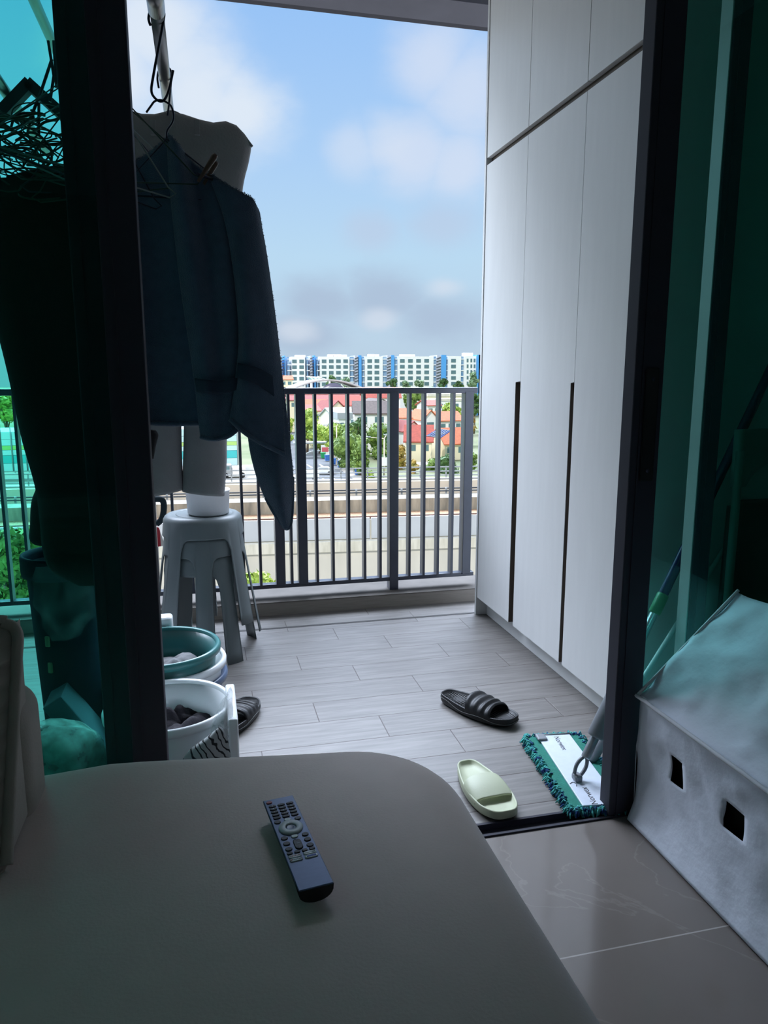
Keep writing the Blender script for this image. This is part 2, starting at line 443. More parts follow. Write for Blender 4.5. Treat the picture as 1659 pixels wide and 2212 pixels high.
M['nonwoven'] = pm('white_nonwoven_cover', (228, 234, 246), .75, var=.05, vscale=7, bump=.5, bscale=16, spec=.25)
M['trimtape'] = pm('white_binding_tape', (214, 216, 222), .7, var=.02)
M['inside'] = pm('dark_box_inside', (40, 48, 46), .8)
M['remote'] = pm('blue_grey_brushed_face', (86, 102, 132), .42, metal=.3, var=.05, vscale=60, stretch=(1, 8, 1))
M['remoteblack'] = pm('black_gloss_plastic', (12, 13, 15), .25)
M['button'] = pm('dark_rubber_button', (28, 32, 42), .5)
M['buttonlight'] = pm('silver_button', (196, 202, 204), .4)
M['red'] = pm('red_button', (150, 40, 48), .4)
M['printred'] = pm('red_print', (170, 60, 66), .5)
M['printblue'] = pm('blue_print', (60, 90, 170), .5)
M['printpale'] = pm('pale_print', (190, 196, 204), .5)
M['binblue'] = pm('dark_blue_bin_plastic', (12, 20, 40), .7, spec=.1)
M['mesh'] = film_mat('white_net_fabric', (205, 225, 220), .5, .8)
M['pads'] = pm('dark_contents', (40, 52, 56), .9)

# ================================================================== SETTING
DOOR_Y0, DOOR_Y1 = 1.53, 1.68
b = bm_(); box(b, -2.2, 2.3, -4.0, 1.525, -0.06, 0.0); struct('floor', b, M['marble'], base=False)
b = bm_(); box(b, -2.2, 2.3, 1.580, 3.60, -0.12, 0.0)
fb = struct('floor_balcony', b, M['plank'], base=False)
b = bm_(); box(b, -2.2, 2.3, -4.0, 1.72, 2.62, 2.74); struct('ceiling', b, M['ceil'], base=False)
b = bm_(); box(b, -2.3, 2.4, 1.72, 3.62, 2.78, 2.98); struct('ceiling_balcony', b, M['ceil'], base=False)
b = bm_(); box(b, -2.3, 2.4, 3.36, 3.56, 2.69, 2.78)
struct('trim_1', b, pm('grey_beam_paint', (92, 92, 104), .7), base=False)
b = bm_(); box(b, -2.3, 2.4, 3.56, 3.62, 2.70, 2.80); struct('trim_2', b, M['alu'], base=False)
b = bm_(); box(b, -2.3, -2.2, -4.0, 1.72, -0.1, 2.98); struct('wall_left', b, M['wall'], base=False)
b = bm_(); box(b, -1.18, -1.06, 1.72, 3.62, -0.12, 2.98); struct('wall_left_shading', b, M['wallgrey'], base=False)  # unseen end wall, moved in close to shade the left floor
b = bm_()
WY0, WY1, WZ0, WZ1 = -3.1, -0.9, .85, 2.25
box(b, 2.3, 2.4, -4.0, WY0, -0.1, 2.98); box(b, 2.3, 2.4, WY1, 3.6, -0.1, 2.98); box(b, 2.3, 2.4, WY0, WY1, -0.1, WZ0); box(b, 2.3, 2.4, WY0, WY1, WZ1, 2.98)
struct('wall_right', b, M['wall'], base=False)
w1 = sroot('fill_window_1', (2.35, -2.0, WZ0))  # unseen side window, added to let fill light into the room
b = bm_()
for y in (WY0, (WY0 + WY1) / 2 - .025, WY1 - .05): box(b, 2.32, 2.38, y, y + .05, WZ0, WZ1)
for z in (WZ0, WZ1 - .05): box(b, 2.32, 2.38, WY0, WY1, z, z + .05)
obj('window_frame', b, M['alu'], w1)
b = bm_(); box(b, 2.347, 2.353, WY0 + .04, WY1 - .04, WZ0 + .04, WZ1 - .04); obj('pane', b, glass_mat('clear_glass', (.92, .95, .94)), w1)
b = bm_(); box(b, -2.3, 2.4, -4.1, -4.0, -0.1, 2.8); struct('wall_back', b, M['wall'], base=False)
b = bm_(); box(b, -2.2, 2.3, 1.52, 1.72, 2.42, 2.98); struct('wall_front', b, M['wall'], base=False)
# sill with two tracks
b = bm_(); box(b, -2.2, 2.3, 1.525, 1.580, -0.08, -0.012)
for y in (1.526, 1.571):
    box(b, -2.2, 2.3, y, y + 0.008, -0.012, 0.004)
struct('trim_3', b, M['alu'], base=False)
b = bm_()
for x0, x1 in ((-2.2, -.17), (1.19, 2.3)): rbox(b, x0, x1, 1.632, 1.678, -.01, .004, .001)
struct('trim_4', b, M['alu'], base=False)
# kerb below the railing, drain groove
b = bm_(); rbox(b, -1.06, 2.3, 3.36, 3.60, -0.05, 0.062, .004)
struct('trim_5', b, pm('kerb_tile', (140, 132, 124), .5, var=.12, vscale=5, stretch=(2, 30, 30), bump=.1), base=False)
b = bm_(); box(b, -1.06, 2.3, 3.358, 3.60, .062, .0645); struct('trim_7', b, pm('weathered_darkened_kerb_top', (70, 65, 60), .85, c2=(96, 90, 84), vscale=6), base=False)  # dirty concrete top, darkened further to offset the bright sky fill
b = bm_(); box(b, -1.06, 1.24, 3.170, 3.186, -0.01, 0.0012); struct('trim_6', b, pm('dark_groove', (34, 30, 28), .7), base=False)

# sliding door panels
def panel(name, x0, x1, y, stile_l, stile_r, handle=None):
    r = sroot(name, ((x0 + x1) / 2, y, 0))
    z0, z1 = 0.004, 2.42
    for nm, a, c in (('stile', x0, x0 + stile_l), ('stile', x1 - stile_r, x1)):
        bb = bm_(); rbox(bb, a, c, y - .024, y + .024, z0, z1, .003)
        box(bb, a + .018, a + .022, y - .0265, y - .02, z0, z1); 
        obj(nm, bb, M['alu'], r)
    for nm, a, c in (('bottom_rail', z0, z0 + .07), ('top_rail', z1 - .06, z1)):
        bb = bm_(); rbox(bb, x0 + stile_l, x1 - stile_r, y - .02, y + .02, a, c, .002); obj(nm, bb, M['alu'], r)
    bb = bm_(); box(bb, x0 + stile_l - .004, x1 - stile_r + .004, y - .004, y + .004, z0 + .06, z1 - .05)
    obj('pane', bb, M['glass'], r)
    return r
d1 = panel('door_1', -2.18, -0.104, 1.553, .06, .070)
d2 = panel('door_2', -2.18, -0.170, 1.645, .06, .070)
d3 = panel('door_3', 0.956, 2.28, 1.553, .074, .06)
d4 = panel('door_4', 1.220, 2.28, 1.655, .050, .06)
b = bm_(); box(b, 1.0305, 1.0335, 1.5445, 1.5485, .08, 2.36); obj('glass_seal', b, M['gasket'], d3)
b = bm_(); rbox(b, 1.2165, 1.2198, 1.634, 1.676, .02, 2.4, .001); obj('lit_side_strip', b, M['alulit'], d4)  # sky light on the stile's side, painted as a paler strip
b = bm_(); rbox(b, .982, 1.016, 1.523, 1.5295, .86, 1.12, .003); hd = obj('handle', b, pm('handle_black', (10, 10, 12), .5), d3)
for z in (.885, 1.095):
    b = bm_(); lathe(b, [(0, 0), (.005, 0), (.004, .002), (0, .0022)], 12, Matrix.Translation((.999, 1.523, z)) @ Matrix.Rotation(pi / 2, 4, 'X'))
    obj('screw', b, M['wire'], hd)

# ================================================================== RAILING
rl = thing('balcony_railing', 'dark painted metal balcony railing with thin upright bars on the kerb', 'railing', (0, 3.46, 0.062))
b = bm_(); rbox(b, -1.058, 1.30, 3.432, 3.488, 1.022, 1.050, .003); obj('top_rail', b, M['rail'], rl)
b = bm_(); rbox(b, -1.058, 1.30, 3.438, 3.482, .108, .128, .002); obj('bottom_rail', b, M['rail'], rl)
for x in (-1.02, .328, .436, .882, 1.258):
    b = bm_(); rbox(b, x - .022, x + .022, 3.43, 3.49, .062 if x in (-1.02, .882) else .12, 1.03, .002); obj('post', b, M['rail'], rl)
xs = [.505 + .0776 * i for i in range(5)] + [.962 + .0733 * i for i in range(4)] + [.382]
xs += [.235 - .0776 * i for i in range(16)]
for x in xs:
    b = bm_(); box(b, x - .006, x + .006, 3.436, 3.484, .12, 1.03); obj('baluster', b, M['rail'], rl)

# ================================================================== CABINET
CX = 1.207
cb = thing('storage_cabinet', 'tall pale grey laminate storage cabinet with recessed slot handles on the balcony', 'cabinet', (1.5, 2.5, 0))
b = bm_(); box(b, CX + .022, 1.80, 1.86, 3.142, .085, 2.77); obj('carcass', b, M['slot'], cb)
b = bm_(); rbox(b, CX - .003, 1.80, 3.144, 3.162, .001, 2.77, .001); obj('end_panel', b, M['cab'], cb)
b = bm_(); rbox(b, CX + .02, 1.80, 1.842, 1.859, .001, 2.77, .001); obj('end_panel', b, M['cab'], cb)
b = bm_(); box(b, CX + .05, CX + .066, 1.86, 3.142, .001, .088); obj('plinth', b, M['cab'], cb)
ys = [3.141, 2.726, 2.290, 1.862]
for i in range(3):
    ya, yb = ys[i + 1] + .0012, ys[i] - .0012
    b = bm_(); rbox(b, CX, CX + .02, ya, yb, 2.004, 2.765, .0012); obj('upper_door', b, M['cab'], cb)
    # lower door: upper full-width part and lower part set back from the slot
    w = (.046, .024, 0)[i]
    b2 = bm_()
    sl = 1.083
    pts = [(yb, .088), (yb, 1.976), (ya, 1.976), (ya, sl), (ya + w, sl - .004), (ya + w, .088)] if w else [(yb, .088), (yb, 1.976), (ya, 1.976), (ya, .088)]
    f1 = [b2.verts.new((CX, y, z)) for y, z in pts]; f2 = [b2.verts.new((CX + .02, y, z)) for y, z in pts]
    b2.faces.new(f1); b2.faces.new(f2[::-1])
    for k in range(len(pts)):
        b2.faces.new((f1[k], f1[k - 1], f2[k - 1], f2[k]))
    dr = obj('lower_door', b2, M['cab'], cb)
    if w:
        b = bm_(); box(b, CX + .0012, CX + .0205, ya + w - .0012, ya + w - .0002, .089, sl - .003); box(b, CX + .0012, CX + .0205, ya, ya + w, sl - .004, sl - .003)
        obj('handle_recess', b, M['slot'], dr)

# ================================================================== SOFA
def cushion(bm, x0, x1, y0, y1, z0, z1, rc=.1, re=.06, crown=.0, n=10, fn=None, reb=None):
    def outline(ins):
        r = max(rc - ins, .004); pts = []
        for cx, cy, a0 in ((x1 - ins - r, y1 - ins - r, 0), (x0 + ins + r, y1 - ins - r, pi / 2), (x0 + ins + r, y0 + ins + r, pi), (x1 - ins - r, y0 + ins + r, 1.5 * pi)):
            for k in range(n + 1):
                a = a0 + pi / 2 * k / n; pts.append((cx + r * cos(a), cy + r * sin(a)))
        res = []
        m = len(pts)
        for i in range(m):
            a, c = Vector(pts[i]), Vector(pts[(i + 1) % m])
            k = max(1, int((c - a).length / .05))
            for q in range(k): res.append(a.lerp(c, q / k))
        return res
    base = outline(0); m = len(base)
    cxy = Vector(((x0 + x1) / 2, (y0 + y1) / 2))
    def ring(ins, z):
        # inset each point towards the inside along the local normal
        out = []
        for i, p in enumerate(base):
            t = (base[(i + 1) % m] - base[i - 1]).normalized(); nrm = Vector((-t.y, t.x))
            q = p + nrm * ins; out.append((q.x, q.y, z))
        return out
    rings = []
    rb = re if reb is None else reb
    for k in range(5):
        a = pi / 2 * k / 4; rings.append(ring(rb * (1 - sin(a)), z0 + rb * (1 - cos(a))))
    for k in range(1, 4): rings.append(ring(0, lerp(z0 + rb, z1 - re, k / 4)))
    for k in range(9):
        a = pi / 2 * k / 8; rings.append(ring(re * (1 - cos(a)), z1 - re + re * sin(a)))
    last = rings[-1]
    for k in range(1, 12):
        t = k / 12
        rings.append([(lerp(p[0], cxy.x, t), lerp(p[1], cxy.y, t), z1 + crown * (1 - (1 - t) ** 2)) for p in last])
    if fn: rings = [[fn(Vector(p)) for p in r] for r in rings]
    vv = grid(bm, rings, True, True)
    f = bm.faces.new(vv[-1]); f.smooth = True
    bm.faces.new(vv[0][::-1])
sf = thing('sofa', 'taupe suede sofa in the foreground with the remote lying on its seat', 'sofa', (-.3, .3, 0))
def seatfn(p):
    if p.y > .55:
        t = min(1, (p.y - .55) / .5); p.y += -0.125 * (p.x - .33) * t
    # hollow by the back cushion
    h = max(0, 1 - abs(p.x + .33) / .16) * max(0, min(1, (p.y - .7) / .3))
    p.z += -.020 * h * (1 if p.z > .3 else 0)
    p.z += .004 * mnoise.noise(p * 3.0) * (1 if p.z > .4 else 0)
    return p
b = bm_(); cushion(b, -1.7, .392, -1.2, 1.215, .13, .462, .17, .075, .012, fn=seatfn); obj('seat', b, M['sofa'], sf)
b = bm_(); cushion(b, -1.68, .34, -1.18, 1.14, .045, .15, .12, .02, fn=None); obj('base', b, M['sofa'], sf)
for x, y in ((.26, 1.02), (.26, -1.05), (-1.55, -1.05), (-1.55, 1.02)):
    b = bm_(); tube(b, [(x, y, .0), (x, y, .06)], .02, 12); obj('leg', b, M['alu'], sf)
b = bm_(); cushion(b, -1.7, -.272, 1.09, 1.240, .12, .632, .05, .045); obj('back_frame', b, M['sofa2'], sf)
def pleat(p):
    if p.y < 1.07:
        p.y += .007 * sin(p.z * 2 * pi / .026 + 1.5 * mnoise.noise(Vector((p.x * 6, 0, p.z * 4))))
    p.y += -.03 * sin(max(0, min(1, (p.z - .44) / .3)) * pi)
    return p
b = bm_(); rows = []
ye = lambda z: .985 + .62 * (z - .47) + .35 * max(0, z - .70)
for i in range(111):
    z = lerp(.455, .742, i / 110.0); row = []
    top = min(1, (.742 - z) / .05); rise = 1 - sqrt(max(0, 1 - (1 - top) ** 2))
    for k in range(31):
        u = k / 30.0; x = lerp(-.90, -.281, u)
        ed = min(1, min(u, 1 - u) * 30 / 4.0)
        y = lerp(ye(z), 1.15, rise) - .050 * sqrt(max(0, 1 - (1 - ed) ** 2)) * (1 - rise)
        y += .0085 * sin(z * 2 * pi / .025 + 2.4 * mnoise.noise(Vector((x * 6, 0, z * 5)))) * min(1, ed * 5) * (1 - rise)
        row.append((x, y, z))
    rows.append(row)
vv = grid(b, rows)
for e_ in (0, 30):
    far = [b.verts.new((rows[i][e_][0], max(1.15, rows[i][e_][1] + .02), rows[i][e_][2])) for i in (0, 110)]
    b.faces.new([vv[i][e_] for i in range(111)] + [far[1], far[0]])
bc = obj('back_cushion', b, M['sofa2'], sf)
b = bm_()
pl = [(-.279, ye(z) - .002, z) for z in (.462, .50, .54, .58, .62, .66, .695)] + [(-.281, 1.145, .728), (-.30, 1.15, .742), (-.36, 1.15, .748), (-.90, 1.15, .748)]
tube(b, smooth_line(pl, 8), .0085, 8); obj('piping', b, M['sofa2'], bc)

# ================================================================== REMOTE
p0 = atz(600, 1719, .494); p1 = atz(684, 1922, .488)
ax = (p0 - p1); L_ = .205; ang = atan2(-ax.x, ax.y)
ctr = (p0 + p1) / 2
rm = thing('remote_control', 'slim blue-grey television remote with black keys on the sofa seat', 'remote control', (ctr.x, ctr.y, .4715), (0, 0, ang))
def RL(b_, name, mat, par=rm): return obj(name, b_, mat, par, local=True)
b = bm_(); W2 = .0222
rows = []
for i in range(13):
    t = i / 12; y = lerp(-.1035, .1035, t); dep = .0125 if t > .2 else lerp(.019, .0125, t / .2)
    rows.append([(W2 * cos(a), y, .0185 - dep * abs(sin(a)) ** .7) for a in [pi * k / 14 for k in range(15)]])
vv = grid(b, rows, True)
for r_ in (vv[0], vv[-1]): b.faces.new(r_)
for i in range(12): b.faces.new((vv[i][0], vv[i + 1][0], vv[i + 1][-1], vv[i][-1]))
RL(b, 'body', M['remoteblack'])
b = bm_(); rbox(b, -W2, W2, -.1035, .1035, .0176, .0198, .0012); face = RL(b, 'face_plate', M['remote'])
ZT = .0196
def key(x, y, w, h, mat, name='button', z=.0016):
    b_ = bm_(); r_ = min(w, h) / 2 * .98; pts = []
    for cx, cy, a0 in ((w / 2 - r_, h / 2 - r_, 0), (-w / 2 + r_, h / 2 - r_, pi / 2), (-w / 2 + r_, -h / 2 + r_, pi), (w / 2 - r_, -h / 2 + r_, 1.5 * pi)):
        for k in range(7): pts.append((x + cx + r_ * cos(a0 + pi / 2 * k / 6), y + cy + r_ * sin(a0 + pi / 2 * k / 6)))
    cxy = (x, y); rings = [[(px, py, ZT - .0005) for px, py in pts], [(px, py, ZT + z * .7) for px, py in pts], [(lerp(px, x, .15), lerp(py, y, .15), ZT + z) for px, py in pts]]
    v_ = grid(b_, rings, True, True); b_.faces.new(v_[-1])
    return RL(b_, name, mat)
key(-.0150, .0945, .0085, .0060, M['red'], 'power_button')
DIG = ['1', '2', '3', '4', '5', '6', '7', '8', '9', '', '0', '', '', '', '']
k = 0
for r_ in range(5):
    for c_ in range(3):
        kb = key((c_ - 1) * .0128, .0835 - r_ * .0076, .0105, .0050, M['button'])
        if DIG[k]:
            RL(text_bm(DIG[k], .0042, Matrix.Translation(((c_ - 1) * .0128, .0835 - r_ * .0076, ZT + .0017)), .0001), 'button_print', M['printpale'], kb)
        k += 1
key(-.0145, .0430, .0090, .0078, M['button']); key(0, .0445, .0090, .0070, M['buttonlight']); key(.0145, .0430, .0090, .0078, M['button'])
b = bm_(); lathe(b, [(.0072, ZT - .001), (.0072, ZT + .0022), (.0085, ZT + .0028), (.0158, ZT + .0026), (.0166, ZT + .0016), (.0166, ZT - .001)], 40, Matrix.Translation((0, .0245, 0)))
RL(b, 'navigation_ring', M['buttonlight'])
b = bm_(); lathe(b, [(.0068, ZT - .001), (.0068, ZT + .0014), (.0050, ZT + .0010), (0, ZT + .0008)], 32, Matrix.Translation((0, .0245, 0))); RL(b, 'centre_button', M['bluegrey'])
for x, y in ((-.0140, .0040), (.0145, .0030), (-.0140, -.0085), (.0145, -.0090), (-.0140, -.0210), (.0145, -.0215)):
    key(x, y, .0092, .0080, M['button'])
key(0, .0035, .0090, .0068, M['buttonlight'], 'home_button')
vr = key(0, -.0145, .0105, .0225, M['button'], 'volume_rocker')
for s_, y in (('+', -.0065), ('VOL', -.0145), ('-', -.0225)):
    RL(text_bm(s_, .0045 if len(s_) == 1 else .003, Matrix.Translation((0, y, ZT + .0017)), .0001), 'button_print', M['printpale'], vr)
for c_ in range(4): key(-.0150 + c_ * .0100, -.0300, .0078, .0052, M['button'])
for (x, y, tx, mt, nm) in ((-.0100, -.0378, 'NETFLIX', 'printred', 0), (.0100, -.0372, 'prime video', 'ink', 0), (-.0100, -.0452, 'YouTube', 'ink', 1), (.0100, -.0446, '', 'printblue', 2)):
    kb = key(x, y, .0172, .0062, M['buttonlight'], 'shortcut_button')
    if tx: RL(text_bm(tx, .0036 if len(tx) < 9 else .0029, Matrix.Translation((x + (.0015 if nm == 1 else 0), y, ZT + .0017)), .0001), 'button_print', M[mt], kb)
    if nm == 2:
        bb = bm_(); rbox(bb, x - .0064, x + .0064, y - .0018, y + .0018, ZT + .001, ZT + .0019, .0004); RL(bb, 'button_print', M[mt], kb)
    if nm == 1:
        bb = bm_(); rbox(bb, x - .0075, x - .0050, y - .0009, y + .0009, ZT + .001, ZT + .0019, .0003); RL(bb, 'button_print', M['printred'], kb)

# ================================================================== WHITE COVER BOX (right)
cv = thing('dust_cover', 'white fabric dust cover with two square cut holes standing beside the glass door', 'cover', (1.3, 1.0, 0))
FX = 1.002
def wr(x, y, z, s=1.0):
    v = Vector((x * 3.2, y * 3.2, z * 3.2)); w_ = Vector((x * 9, y * 9, z * 9))
    return (mnoise.noise(v) * .018 + (.5 - abs(mnoise.noise(w_))) * .016 + (.5 - abs(mnoise.noise(Vector((x * 5 + z * 9, y * 14 - z * 6, z * 5 + x * 3))))) * .010 - .012) * s
b = bm_(); rows = []
YS = [1.508 - 2.1 * i / 150.0 for i in range(151)]
holes = [(1.340, 1.387, .182, .242), (1.146, 1.206, .178, .236)]
prof = []
for k in range(41): prof.append(('f', k / 40.0))
for k in range(1, 41): prof.append(('s', k / 40.0))
for k in range(1, 21): prof.append(('t', k / 20.0))
for y in YS:
    row = []
    for kind, t in prof:
        if kind == 'f':
            z = .004 + t * .331; x = FX + .008 * sin(t * pi) - .035 * (1 - min(1, t * 3)) * .2 ; dx = wr(0, y, z, .8 * min(1, 5 * t * (1.15 - t)) + .1)
            p = (x - dx, y, z)
        elif kind == 's':
            x = FX + .258 * t; z = .335 + .245 * t
            n_ = wr(x, y, z + 3, 1.3) * min(1, 8 * t * (1.1 - t)); p = (x - n_ * .6, y, z + n_ * .8 - .012 * sin(t * pi))
        else:
            x = FX + .258 + .27 * t; z = .58 - .26 * t; p = (x, y, z + wr(x, y, 7, .6))
        row.append(p)
    rows.append(row)
vv = grid(b, rows)
kill = []
for f in b.faces:
    c = f.calc_center_median()
    if c.x < FX + .03:
        for (ya, yb, za, zb) in holes:
            sk = (c.y - ya) / (yb - ya)
            if ya < c.y < yb and za - .018 * (1 - sk) + .016 * (1 - sk) < c.z < zb: kill.append(f)
bmesh.ops.delete(b, geom=kill, context='FACES')
obj('cover_sheet', b, M['nonwoven'], cv, mods=(SOLID(.0015),))
b = bm_()
ep = [(p[0], p[1] + .0005, p[2]) for p in rows[0]]
low = [(max(p[0], FX + .01), p[1] - .0, .003) for p in ep]
grid(b, [ep, low]); obj('end_sheet', b, M['nonwoven'], cv, mods=(SOLID(.0015),))
b = bm_(); tube(b, [(FX - .004, y, .337 + wr(0, y, .3, .15)) for y in YS[::3]], .0048, 6); obj('edge_binding', b, M['trimtape'], cv)
b = bm_(); tube(b, [(FX + .262 - .26 * (1 - k / 20) , 1.509, .337 + .246 * k / 20) for k in range(21)], .004, 6); obj('edge_binding', b, M['trimtape'], cv)
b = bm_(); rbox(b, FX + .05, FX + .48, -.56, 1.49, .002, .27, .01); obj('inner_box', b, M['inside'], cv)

# ================================================================== SLIDES (sandals)
def slide(name, label, loc, rz, mat, L=.285, W=.105, ridges=True, group=None, hm=None, line=None):
    r = thing(name, label, 'slipper', loc, (0, 0, rz), group)
    def hw(t):      # half width along the sole, heel t=0, toe t=1
        e = sqrt(max(0, 1 - ((t - .5) / .5) ** 2)) ** .55
        return W / 2 * e * (.80 + .24 * sin(min(1, max(0, (t - .15) / .85)) * pi * .78))
    n = 40; T = [.5 - .5 * cos(pi * i / n) for i in range(n + 1)]
    def ring(sc, z, zf=None):
        pts = []
        for t in T: pts.append((hw(t) * sc, (t - .5) * L * (1 - (1 - sc) * .35), z(t)))
        for t in T[::-1][1:-1]: pts.append((-hw(t) * sc, (t - .5) * L * (1 - (1 - sc) * .35), z(t)))
        return pts
    th = lambda t: .030 - .008 * t + .006 * max(0, t - .8) / .2
    wave = lambda t: .002 + .006 * max(0, t - .82) / .18 + .004 * max(0, .1 - t) / .1
    rings = [ring(.86, wave), ring(.97, lambda t: wave(t) + .004), ring(1.0, lambda t: th(t) * .5), ring(.985, lambda t: th(t) * .8), ring(1.0, lambda t: th(t) + .003),
             ring(.96, lambda t: th(t) + .006), ring(.90, lambda t: th(t) + .003), ring(.80, lambda t: th(t) - .004), ring(.4, lambda t: th(t) - .007 + .003 * sin(t * 9))]
    b = bm_(); vv = grid(b, rings, True, True); b.faces.new(vv[0][::-1])
    m_ = len(vv[-1]); h = m_ // 2
    inner = vv[-1]
    for k in range(1, h):
        a, c = inner[k], inner[k + 1] if k + 1 <= h else inner[h]
        d, e2 = inner[(m_ - k) % m_], inner[(m_ - k - 1) % m_]
        try: b.faces.new((a, c, e2, d)).smooth = True
        except ValueError: pass
    try: b.faces.new((inner[0], inner[1], inner[m_ - 1]))
    except ValueError: pass
    obj('sole', b, mat, r, local=True)
    if line:
        b = bm_(); tube(b, [(x * 1.012, y * 1.006, z) for x, y, z in ring(1.0, lambda t: th(t) * .72 + .004 * sin(t * 12))], .0011, 5, closed=True)
        obj('welt_line', b, line, r, local=True)
    if ridges:
        b = bm_()
        for i in range(34):
            t = .06 + .88 * i / 33
            tube(b, [(x * hw(t) * .74, (t - .5) * L, th(t) - .0045 + .002 * abs(x)) for x in (-1, -.5, 0, .5, 1)], .0012, 4)
        obj('footbed_ribs', b, mat, r, local=True)
    b = bm_(); rows = []
    t0, t1 = (.46, .80) if ridges else (.43, .72)
    for i in range(29):
        v = i / 28; t = lerp(t0, t1, v); row = []
        hh = (.052 if ridges else .038) - .014 * v
        if ridges: hh += .0035 * sin(v * 2 * pi * 3.6)
        else: hh += .004 * sin(v * pi)
        for k in range(25):
            u = -1 + 2 * k / 24
            sk = (-.05 if ridges else .03) * (1 - abs(u)) * (1 if i > 14 else (1 if ridges else -1)) * abs(v - .5) * 2
            x = hw(t) * 1.01 * (1 if u > 0 else -1) * abs(sin(u * pi / 2)) ** .85
            z = th(t) * .55 + hh * max(0, cos(u * pi / 2)) ** .55
            row.append((x, (t + sk - .5) * L, z))
        rows.append(row)
    grid(b, rows)
    obj('strap', b, mat, r, local=True, mods=(SOLID(.007, -1), SUB(1)))
    return r
ha, ta = Vector((.768, 2.295, 0)), Vector((.925, 2.045, 0))
slide('slide_sandal', 'black ribbed foam slide lying alone in the middle of the balcony floor', ((ha.x + ta.x) / 2, (ha.y + ta.y) / 2, 0), atan2(-(ta - ha).x, (ta - ha).y), M['eva'], .295, .115, True, None, line=M['evaline'])
slide('slide_sandal', 'black foam slide half hidden behind the white basin with its toe showing', (.052, 2.275, 0), radians(-28), M['eva'], .295, .115, True, None, line=M['evaline'])
slide('slide_sandal', 'pale sage green slide by the door track next to the sofa corner', (.688, 1.700, 0), radians(184), M['sage'], .262, .112, False)

# ================================================================== SPRAY MOP
pc = Vector((.975, 1.745, 0)); prz = radians(-7.5)
mp_ = thing('flat_mop', 'flat mop with teal microfibre pad, white plate and long blue handle leaning by the door', 'mop', pc, (0, 0, prz))
def MLo(b_, n_, m_, par=mp_, **k): return obj(n_, b_, m_, par, local=True, **k)
b = bm_(); rbox(b, -.082, .082, -.193, .193, .004, .018, .006, 3); MLo(b, 'pad', M['mopteal'])
b = bm_(); rr = random.Random(3)
for i in range(1000):
    per = rr.random() * 2 * (.17 + .39)
    if per < .39: x, y, nx, ny = -.084, -.195 + per, -1, 0
    elif per < .78: x, y, nx, ny = .084, -.195 + per - .39, 1, 0
    elif per < .95: x, y, nx, ny = -.085 + per - .78, -.196, 0, -1
    else: x, y, nx, ny = -.085 + per - .95, .196, 0, 1
    a = rr.uniform(-.9, .9); dx, dy = nx * cos(a) - ny * sin(a), nx * sin(a) + ny * cos(a)
    l_ = rr.uniform(.012, .024); z0 = rr.uniform(.003, .019)
    x -= nx * rr.uniform(0, .012); y -= ny * rr.uniform(0, .012)
    tube(b, [(x, y, z0), (x + dx * l_ * .6, y + dy * l_ * .6, z0 + .004), (x + dx * l_, y + dy * l_, max(.003, z0 - .008))], [.0021, .0025, .0016], 5)
MLo(b, 'fringe', M['fringe'])
b = bm_(); rbox(b, -.050, .052, -.192, .186, .018, .0235, .0015); pl_ = MLo(b, 'plate', M['mopplate'])
def TX(x, y, rz): return Matrix.Translation((x, y, .0237)) @ Matrix.Rotation(rz, 4, 'Z')
for x, y, rz in ((.004, .132, -pi / 2), (-.016, -.150, pi / 2)):
    MLo(text_bm('Norwex', .024, TX(x, y, rz), .0002), 'plate_lettering', M['ink'], pl_)
b = bm_(); tube(b, [(-.052, .1865, .024), (.054, .1865, .024)], .0028, 6); MLo(b, 'hinge_strip', M['mopgrey'])
b = bm_(); rbox(b, -.058, -.028, .150, .188, .022, .030, .005, 3); MLo(b, 'clip', M['mopgrey'])
b = bm_(); rbox(b, .030, .056, -.186, -.150, .022, .029, .005, 3); MLo(b, 'clip', M['mopgrey'])
b = bm_(); tube(b, smooth_line([(-.047, -.090, .0242), (-.036, -.083, .0242), (-.030, -.093, .0242), (-.034, -.103, .0242)], 6), .0009, 5); MLo(b, 'hook_mark', M['ink'])
b = bm_(); rbox(b, -.052, .046, .196, .212, .004, .018, .004); MLo(b, 'fold_tab', M['mopteal'])
# handle, laid out in world space
J = Vector((.944, 1.675, .040)); TOP = at(1651, 827, 1.80)
d_ = (TOP - J).normalized(); side = d_.cross(Vector((0, 1, 0))).normalized(); fr = side.cross(d_)
b = bm_(); rbox(b, -.011, .011, -.015, .015, .0, .020, .007, 3, Matrix.Translation(J + Vector((0, 0, -.017)))); MLo_ = obj('swivel_base', b, M['mopgrey'], mp_)
b = bm_()
for s_ in (-1, 1):
    tube(b, smooth_line([J + side * (.010 * s_), J + side * (.015 * s_) + d_ * .022, J + side * (.011 * s_) + d_ * .042, J + d_ * .058], 6), [.0052] * 19, 8)
obj('swivel_yoke', b, M['mopgrey'], mp_)
def seg_(a, c, r, mat, n_): 
    b_ = bm_(); tube(b_, [J + d_ * a, J + d_ * (a + .004), J + d_ * (c - .004), J + d_ * c], [r * .9, r, r, r * .9], 20); return obj(n_, b_, mat, mp_)
seg_(.050, .125, .0125, M['moptube'], 'lower_tube'); 
b = bm_(); tube(b, [J + d_ * .112, J + d_ * .118, J + d_ * .29, J + d_ * .33], [.020, .0235, .0235, .014], 24); obj('sleeve', b, M['mopgrey'], mp_)
def dist_at(px, py):
    best = min(range(0, 1500), key=lambda i: abs(proj_y(J + d_ * (i / 1000.0)) - py)); return best / 1000.0
def proj_y(p):
    q = p - EYE; return 1106 - FPX * q.dot(UPV) / q.dot(FWD)
dc0, dc1 = dist_at(0, 1325), dist_at(0, 1283)
seg_(.30, dc0 + .01, .0115, M['moptube'], 'upper_tube')
